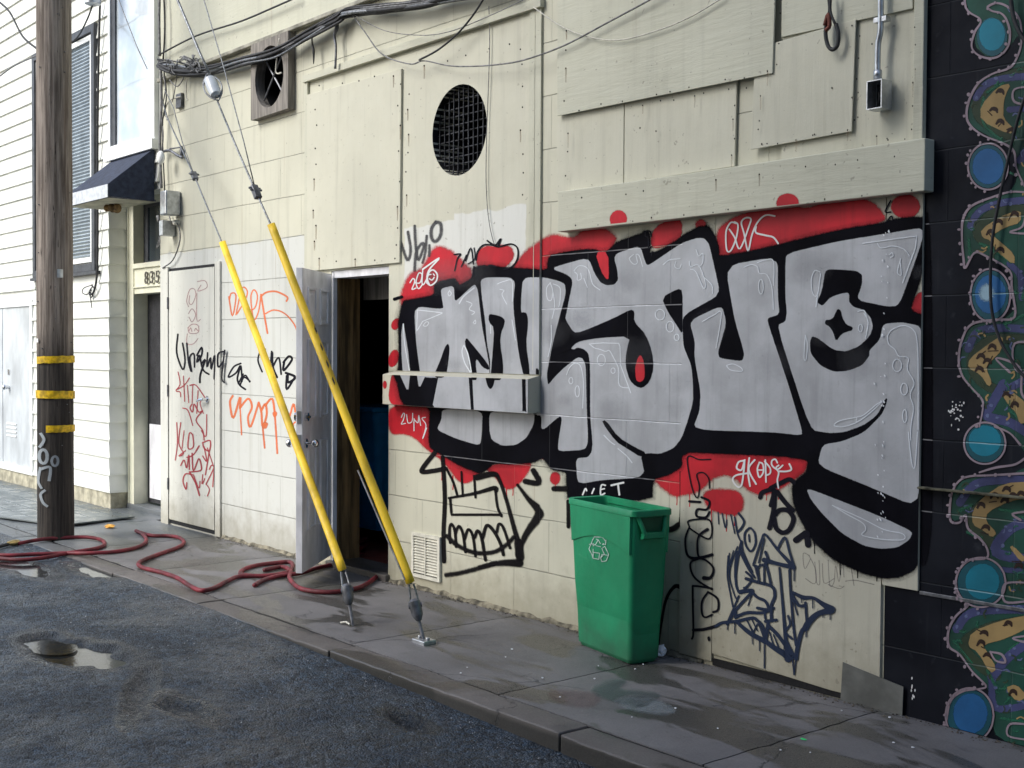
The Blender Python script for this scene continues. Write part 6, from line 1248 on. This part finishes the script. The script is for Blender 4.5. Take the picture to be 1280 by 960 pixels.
cp = ground_pts([(10,680.5),(16,679.5),(23,678.5)], .006)
MB().tube([cp[0], cp[1], cp[2]], [.016, .024, .019], 10).build('hose_coupling', M['brass'], hose, smooth=True)
MB().tube(cr(ground_pts([(-25,688),(-5,684),(10,680.5)]), 5), .014, 8).build('hose_tail', M['blackwire'], hose, smooth='all')

# ------------------------------------------------------------------ green recycling bin
BT = .752
A_, B_, C_ = [np.array(G(x, y, BT)) for x, y in ((708, 621.5), (792, 639), (834.5, 628.5))]
a0_, b0_, c0_ = [np.array(G(x, y, 0)) for x, y in ((722.5, 803), (777, 824), (824, 813))]
print('bin top edges', np.linalg.norm(A_-B_), np.linalg.norm(B_-C_), 'base', np.linalg.norm(a0_-b0_), np.linalg.norm(b0_-c0_), A_, B_, C_, a0_, b0_, c0_)
ex = B_-A_; ex[2] = 0; Lx = np.linalg.norm(ex); ex /= Lx; ey = np.array([-ex[1], ex[0], 0]); Ly = .235
cen = (A_+B_)/2+ey*Ly/2
BM = Matrix(((ex[0], ey[0], 0, cen[0]), (ex[1], ey[1], 0, cen[1]), (0, 0, 1, 0), (0, 0, 0, 1)))
rb = empty('recycling_bin', (cen[0], cen[1], 0), 'slim green recycling bin with a white arrows symbol standing on the pavement', 'bin')
bw, bd = Lx*.775, Ly*.70
def ring(w_, d_, z, r=.03): return rrect(0, 0, w_, d_, r, z, 5, BM)
LX, LY = Lx, Ly
bb = MB(); v_out = [ring(bw-.01, bd-.01, .002), ring(bw, bd, .012), ring(LX*.865, LY*.86, .34), ring(LX*.915, LY*.915, .60), ring(LX*.93, LY*.93, .70), ring(LX*.935, LY*.935, BT-.01), ring(LX*.90, LY*.88, BT-.01), ring(LX*.88, LY*.86, .55, .03), ring(LX*.79, LY*.76, .02, .03)]
loft(bb, v_out); nn_ = len(v_out[0]); bb.f.append(tuple(8*nn_+k for k in range(nn_)))
body_ = bb.build('bin_body', M['green'], rb, smooth=True)
rm = MB(); R4 = [ring(LX*.935, LY*.935, BT-.035, .03), ring(LX, LY, BT-.030, .035), ring(LX*1.0, LY*1.0, BT-.004, .035), ring(LX*.985, LY*.98, BT, .035), ring(LX*.905, LY*.885, BT-.002, .03), ring(LX*.90, LY*.88, BT-.03, .03)]
v = [p for r in R4 for p in r]; rm.add(v, [(j*nn_+i, j*nn_+(i+1) % nn_, (j+1)*nn_+(i+1) % nn_, (j+1)*nn_+i) for j in range(5) for i in range(nn_)])
rm.build('rim', M['green'], rb, smooth=True)
# raised upper band with an arched lower edge, front and back
for sgn in (-1, 1):
    pts = []; K = 16
    def fr_(u, z):
        k_ = (.86+(.93-.86)*(z-.34)/.36); return BM @ Vector((u*LX*.5*k_*.955, sgn*(LY*.5*k_+.006), z))
    for i in range(K+1):
        u = -1+2*i/K; pts.append(fr_(u, .535+.055*math.cos(u*math.pi*.5)**1.0))
    pts += [fr_(1-2*i/K, BT-.032) for i in range(K+1)]
    v = pts; n_ = len(pts); inner = [p-(BM.to_3x3() @ Vector((0, sgn*.02, 0))) for p in pts]
    MB().add(v+inner, [(i, i+1, n_-2-i, n_-1-i) for i in range(K)]+[(i, (i+1) % n_, n_+(i+1) % n_, n_+i) for i in range(n_)]).build('upper_band', M['green'], rb, smooth=True)
for sgn in (1, -1):
    x = LX*.5; hb = MB()
    T = lambda u, vv, z: BM @ Vector((sgn*u, vv, z))
    y_ = LY*.27
    hb.tube([T(x*.93, -y_*1.25, BT-.03), T(x*.99, -y_, BT-.085), T(x*.99+.006, -y_*.8, BT-.125)], .012, 6).tube([T(x*.93, y_*1.25, BT-.03), T(x*.99, y_, BT-.085), T(x*.99+.006, y_*.8, BT-.125)], .012, 6)
    hb.add([T(x*(.925), -y_, BT-.115), T(x*.925, y_, BT-.115), T(x*1.03, y_, BT-.105), T(x*1.03, -y_, BT-.105), T(x*(.925), -y_, BT-.145), T(x*.925, y_, BT-.145), T(x*1.03, y_, BT-.135), T(x*1.03, -y_, BT-.135)], [(0, 1, 2, 3), (7, 6, 5, 4), (0, 4, 5, 1), (1, 5, 6, 2), (2, 6, 7, 3), (3, 7, 4, 0)])
    hb.build('handle', M['green'], rb, smooth=True, bevel=.003)
    MB().box(-.006, .004, -y_*.9, y_*.9, BT-.105, BT-.04, BM @ Matrix.Translation((sgn*x*.935, 0, 0))).build('handle_recess', M['greenin'], rb)
# arrows symbol on the front face
def onface(px, py):          # ray against the sloping front face
    p1, p2, p3 = [np.array(BM @ Vector(q)) for q in ((-1, -bd/2-.0035, .012), (1, -bd/2-.0035, .012), (0, -LY*.86/2-.0035, .34))]
    p4 = np.array(BM @ Vector((0, -LY*.915/2-.0035, .60))); p3a = p3
    o1, o2 = p3a+(p2-p1)*-.5, p3a+(p2-p1)*.5
    nrm = np.cross(o2-o1, p4-o1); d_ = ray(px, py); return CAM+d_*(np.dot(o1-CAM, nrm)/np.dot(d_, nrm))
zs = lambda p: Zm(680, 600, 4, p)
sy = [[(243,300),(252,284),(292,286),(306,304)], [(243,300),(236,318)], [(262,296),(272,300),(282,318)], [(310,300),(308,322),(292,322),(300,318)], [(270,302),(256,326),(245,318)], [(236,318),(225,345),(240,372)], [(226,322),(240,318),(250,330)], [(240,372),(246,392),(275,396)], [(246,345),(246,388)], [(250,362),(278,366)], [(275,396),(278,366)], [(305,332),(324,372),(312,404)], [(305,332),(290,342),(303,372)], [(312,404),(290,408),(284,390),(296,376)], [(284,390),(290,372),(320,376)], [(262,328),(284,334)]]
sm_ = MB(); jit = 0
for pts in sy:
    q = [np.array(p) for p in zs(pts)]
    for i in range(len(q)-1):
        t_ = q[i+1]-q[i]; t_ = t_/np.hypot(*t_); nn = np.array([t_[1], -t_[0]])*.42; jit += .00004
        off_ = -ey*jit
        sm_.add([onface(*(q[i]+nn-t_*.2))+off_, onface(*(q[i]-nn-t_*.2))+off_, onface(*(q[i+1]-nn+t_*.2))+off_, onface(*(q[i+1]+nn+t_*.2))+off_], [(0, 1, 2, 3)])
sm_.build('recycling_symbol', M['mark'], rb)

# ------------------------------------------------------------------ litter
def crumple(px, py, r, m_, name, label, cat, sc3=(1, 1, .6)):
    g = G(px, py, .02); mb = MB().sphere((0, 0, 0), r, 9, 6)
    mb.v = [tuple((Vector(p)*(1+noise.noise(Vector(p)*60)*.9)).to_tuple()) for p in mb.v]; mb.v = [(g[0]+x*sc3[0], g[1]+y*sc3[1], max(.002, r*sc3[2]*.8+z*sc3[2])) for x, y, z in mb.v]
    tag(mb.build(name, M[m_]), label, cat)
crumple(826, 815, .028, 'litter', 'paper_scrap', 'crumpled white paper scrap at the right foot of the green bin', 'litter', (1.1, 1, 1.1))
crumple(137, 657, .035, 'leaf', 'food_scrap', 'orange food scrap lying by the edge of the steel plate', 'litter', (2, 1, .5))
crumple(1003, 918, .010, 'greenbit', 'bottle_cap', 'small bright green cap near the pavement joint at the bottom right', 'litter', (1.5, .8, .3))
bits = MB()
rb_ = random.Random(5)
for px, py in [(748,833),(804,831),(678,848),(700,872),(743,849),(790,897),(632,822),(640,812),(584,835),(576,842),(1052,889),(1117,929),(1141,935),(565,847),(105,653),(220,691),(283,669),(286,661),(60,680)]+[(rb_.uniform(480, 1150), rb_.uniform(800, 950)) for _ in range(8)]:
    g = G(px, py, .003)
    if g[1] > -.05 or g[1] < -1.1: continue
    r = rb_.uniform(.0025, .0055); a0 = rb_.random()*6
    bits.prism([(g[0]+r*math.cos(a0+q)*1.3, g[1]+r*math.sin(a0+q), .0045) for q in (0, 1.1, 2.3, 3.6, 5)], (0, 0, .003))
tag(bits.build('pavement_grit', M['litter'], kind='stuff'), 'tiny white chips scattered on the pavement')
stn = MB()
for i in range(2600):
    x = rb_.uniform(-11, -2.2); y = -1.34-abs(rb_.gauss(0, .9)); z = terr(x, y); r = rb_.uniform(.002, .006)
    if rb_.random() < .3: y = -1.30-rb_.random()*.12; z = terr(x, y)
    v = [(x+r*math.cos(q)*rb_.uniform(.6, 1.2), y+r*math.sin(q)*rb_.uniform(.6, 1.2), z-.001) for q in (0, 1.5, 3.1, 4.6)]+[(x+rb_.uniform(-r, r)*.4, y+rb_.uniform(-r, r)*.4, z+r*rb_.uniform(.5, 1.1))]
    stn.add(v, [(0, 1, 4), (1, 2, 4), (2, 3, 4), (3, 0, 4)])
tag(stn.build('loose_gravel', simple('gravel_chip', (.26, .27, .28), .6, nscale=30, amt=.5), kind='stuff'), 'loose stone chips scattered on the worn asphalt')
# paint splashes on the pavement
def blot(name, pts, key, label):
    fs_ = poly_shape(pts, 3., 2); mb = MB()
    for face in fs_:
        q = [G(p[0], p[1], .0068) for p, a in face]; mb.add(q, [tuple(range(len(q)))], [a for p, a in face])
    mb.build(name, M[key], kind='structure', label=label, attr=True)
M['b_teal'] = paint('teal_spill', (.045, .085, .08), False, 1.6, .42, .4); M['b_white'] = paint('whitish_spill', (.32, .36, .38), False, 1.9, .5, .5); M['b_red'] = paint('pink_spill', (.17, .09, .08), False, 1.8, .28, .6)
blot('paint_spill', [(735,863),(760,850),(785,848),(770,862),(800,864),(830,868),(800,884),(765,876)], 'b_teal', 'dull teal paint spill on the pavement')
blot('paint_spill', [(765,876),(790,870),(815,872),(850,890),(820,893),(780,884)], 'b_white', 'whitish paint spill on the pavement')
blot('paint_spill', [(680,864),(720,862),(755,870),(740,885),(700,880)], 'b_red', 'faint pink paint stain on the pavement')

# ------------------------------------------------------------------ crumbly mortar along the foot of the wall
ft = MB()
for x0, x1 in ((-9.15, -7.52), (-6.77, -4.05)):
    n = int((x1-x0)/.035); rows = []
    for i in range(n+1):
        x = x0+(x1-x0)*i/n; q = noise.noise(Vector((x*3, 1, 0)))*.5+noise.noise(Vector((x*14, 4, 0)))*.5
        dd, hh = .022+.020*q, .022+.022*noise.noise(Vector((x*9, 9, 0)))+.01*q
        rows.append([(x, -.001, max(.006, hh)), (x, -dd*.5, max(.005, hh*.6)), (x, -dd, -.004)])
    v = [p for r in rows for p in r]; ft.add(v, [(3*i+k, 3*i+3+k, 3*i+4+k, 3*i+1+k) for i in range(n) for k in range(2)])
ft.build('mortar_fillet', simple('grimy_mortar', (.20, .18, .13), .9, nscale=14, amt=.5, bump=.6), bld, smooth='all', label='crumbling mortar along the foot of the wall')
MB().box(XP[1], XP[2]-.1, -.005, -.001, .0, .036).build('painted_gap_shadow', M['void'], bld)  # black strip painted in as the shade under the raised board
dz_ = MB()
for i in range(900):
    x = random.uniform(-9.2, -2.0); y = -abs(random.gauss(0, .035))-.012; r = random.uniform(.002, .007)
    dz_.add([(x+r*math.cos(q), y+r*math.sin(q), .0005) for q in (0, 1.5, 3.1, 4.6)]+[(x, y, r*.8)], [(0, 1, 4), (1, 2, 4), (2, 3, 4), (3, 0, 4)])
tag(dz_.build('wall_foot_grit', simple('brown_grit', (.10, .085, .065), .9, amt=.5), kind='stuff'), 'brown crumbs of dirt gathered along the foot of the wall')
# unseen building added behind the camera to shade the right of the scene
ob = empty('added_shade_building', (3, -12, 0), 'unseen tall building added behind the viewer to shade the right side', 'building')
MB().box(-8.2, 20, -22, -9.5, -.15, 14.0).build('wall', simple('grey_render', (.16, .15, .145), .9, nscale=2), ob)
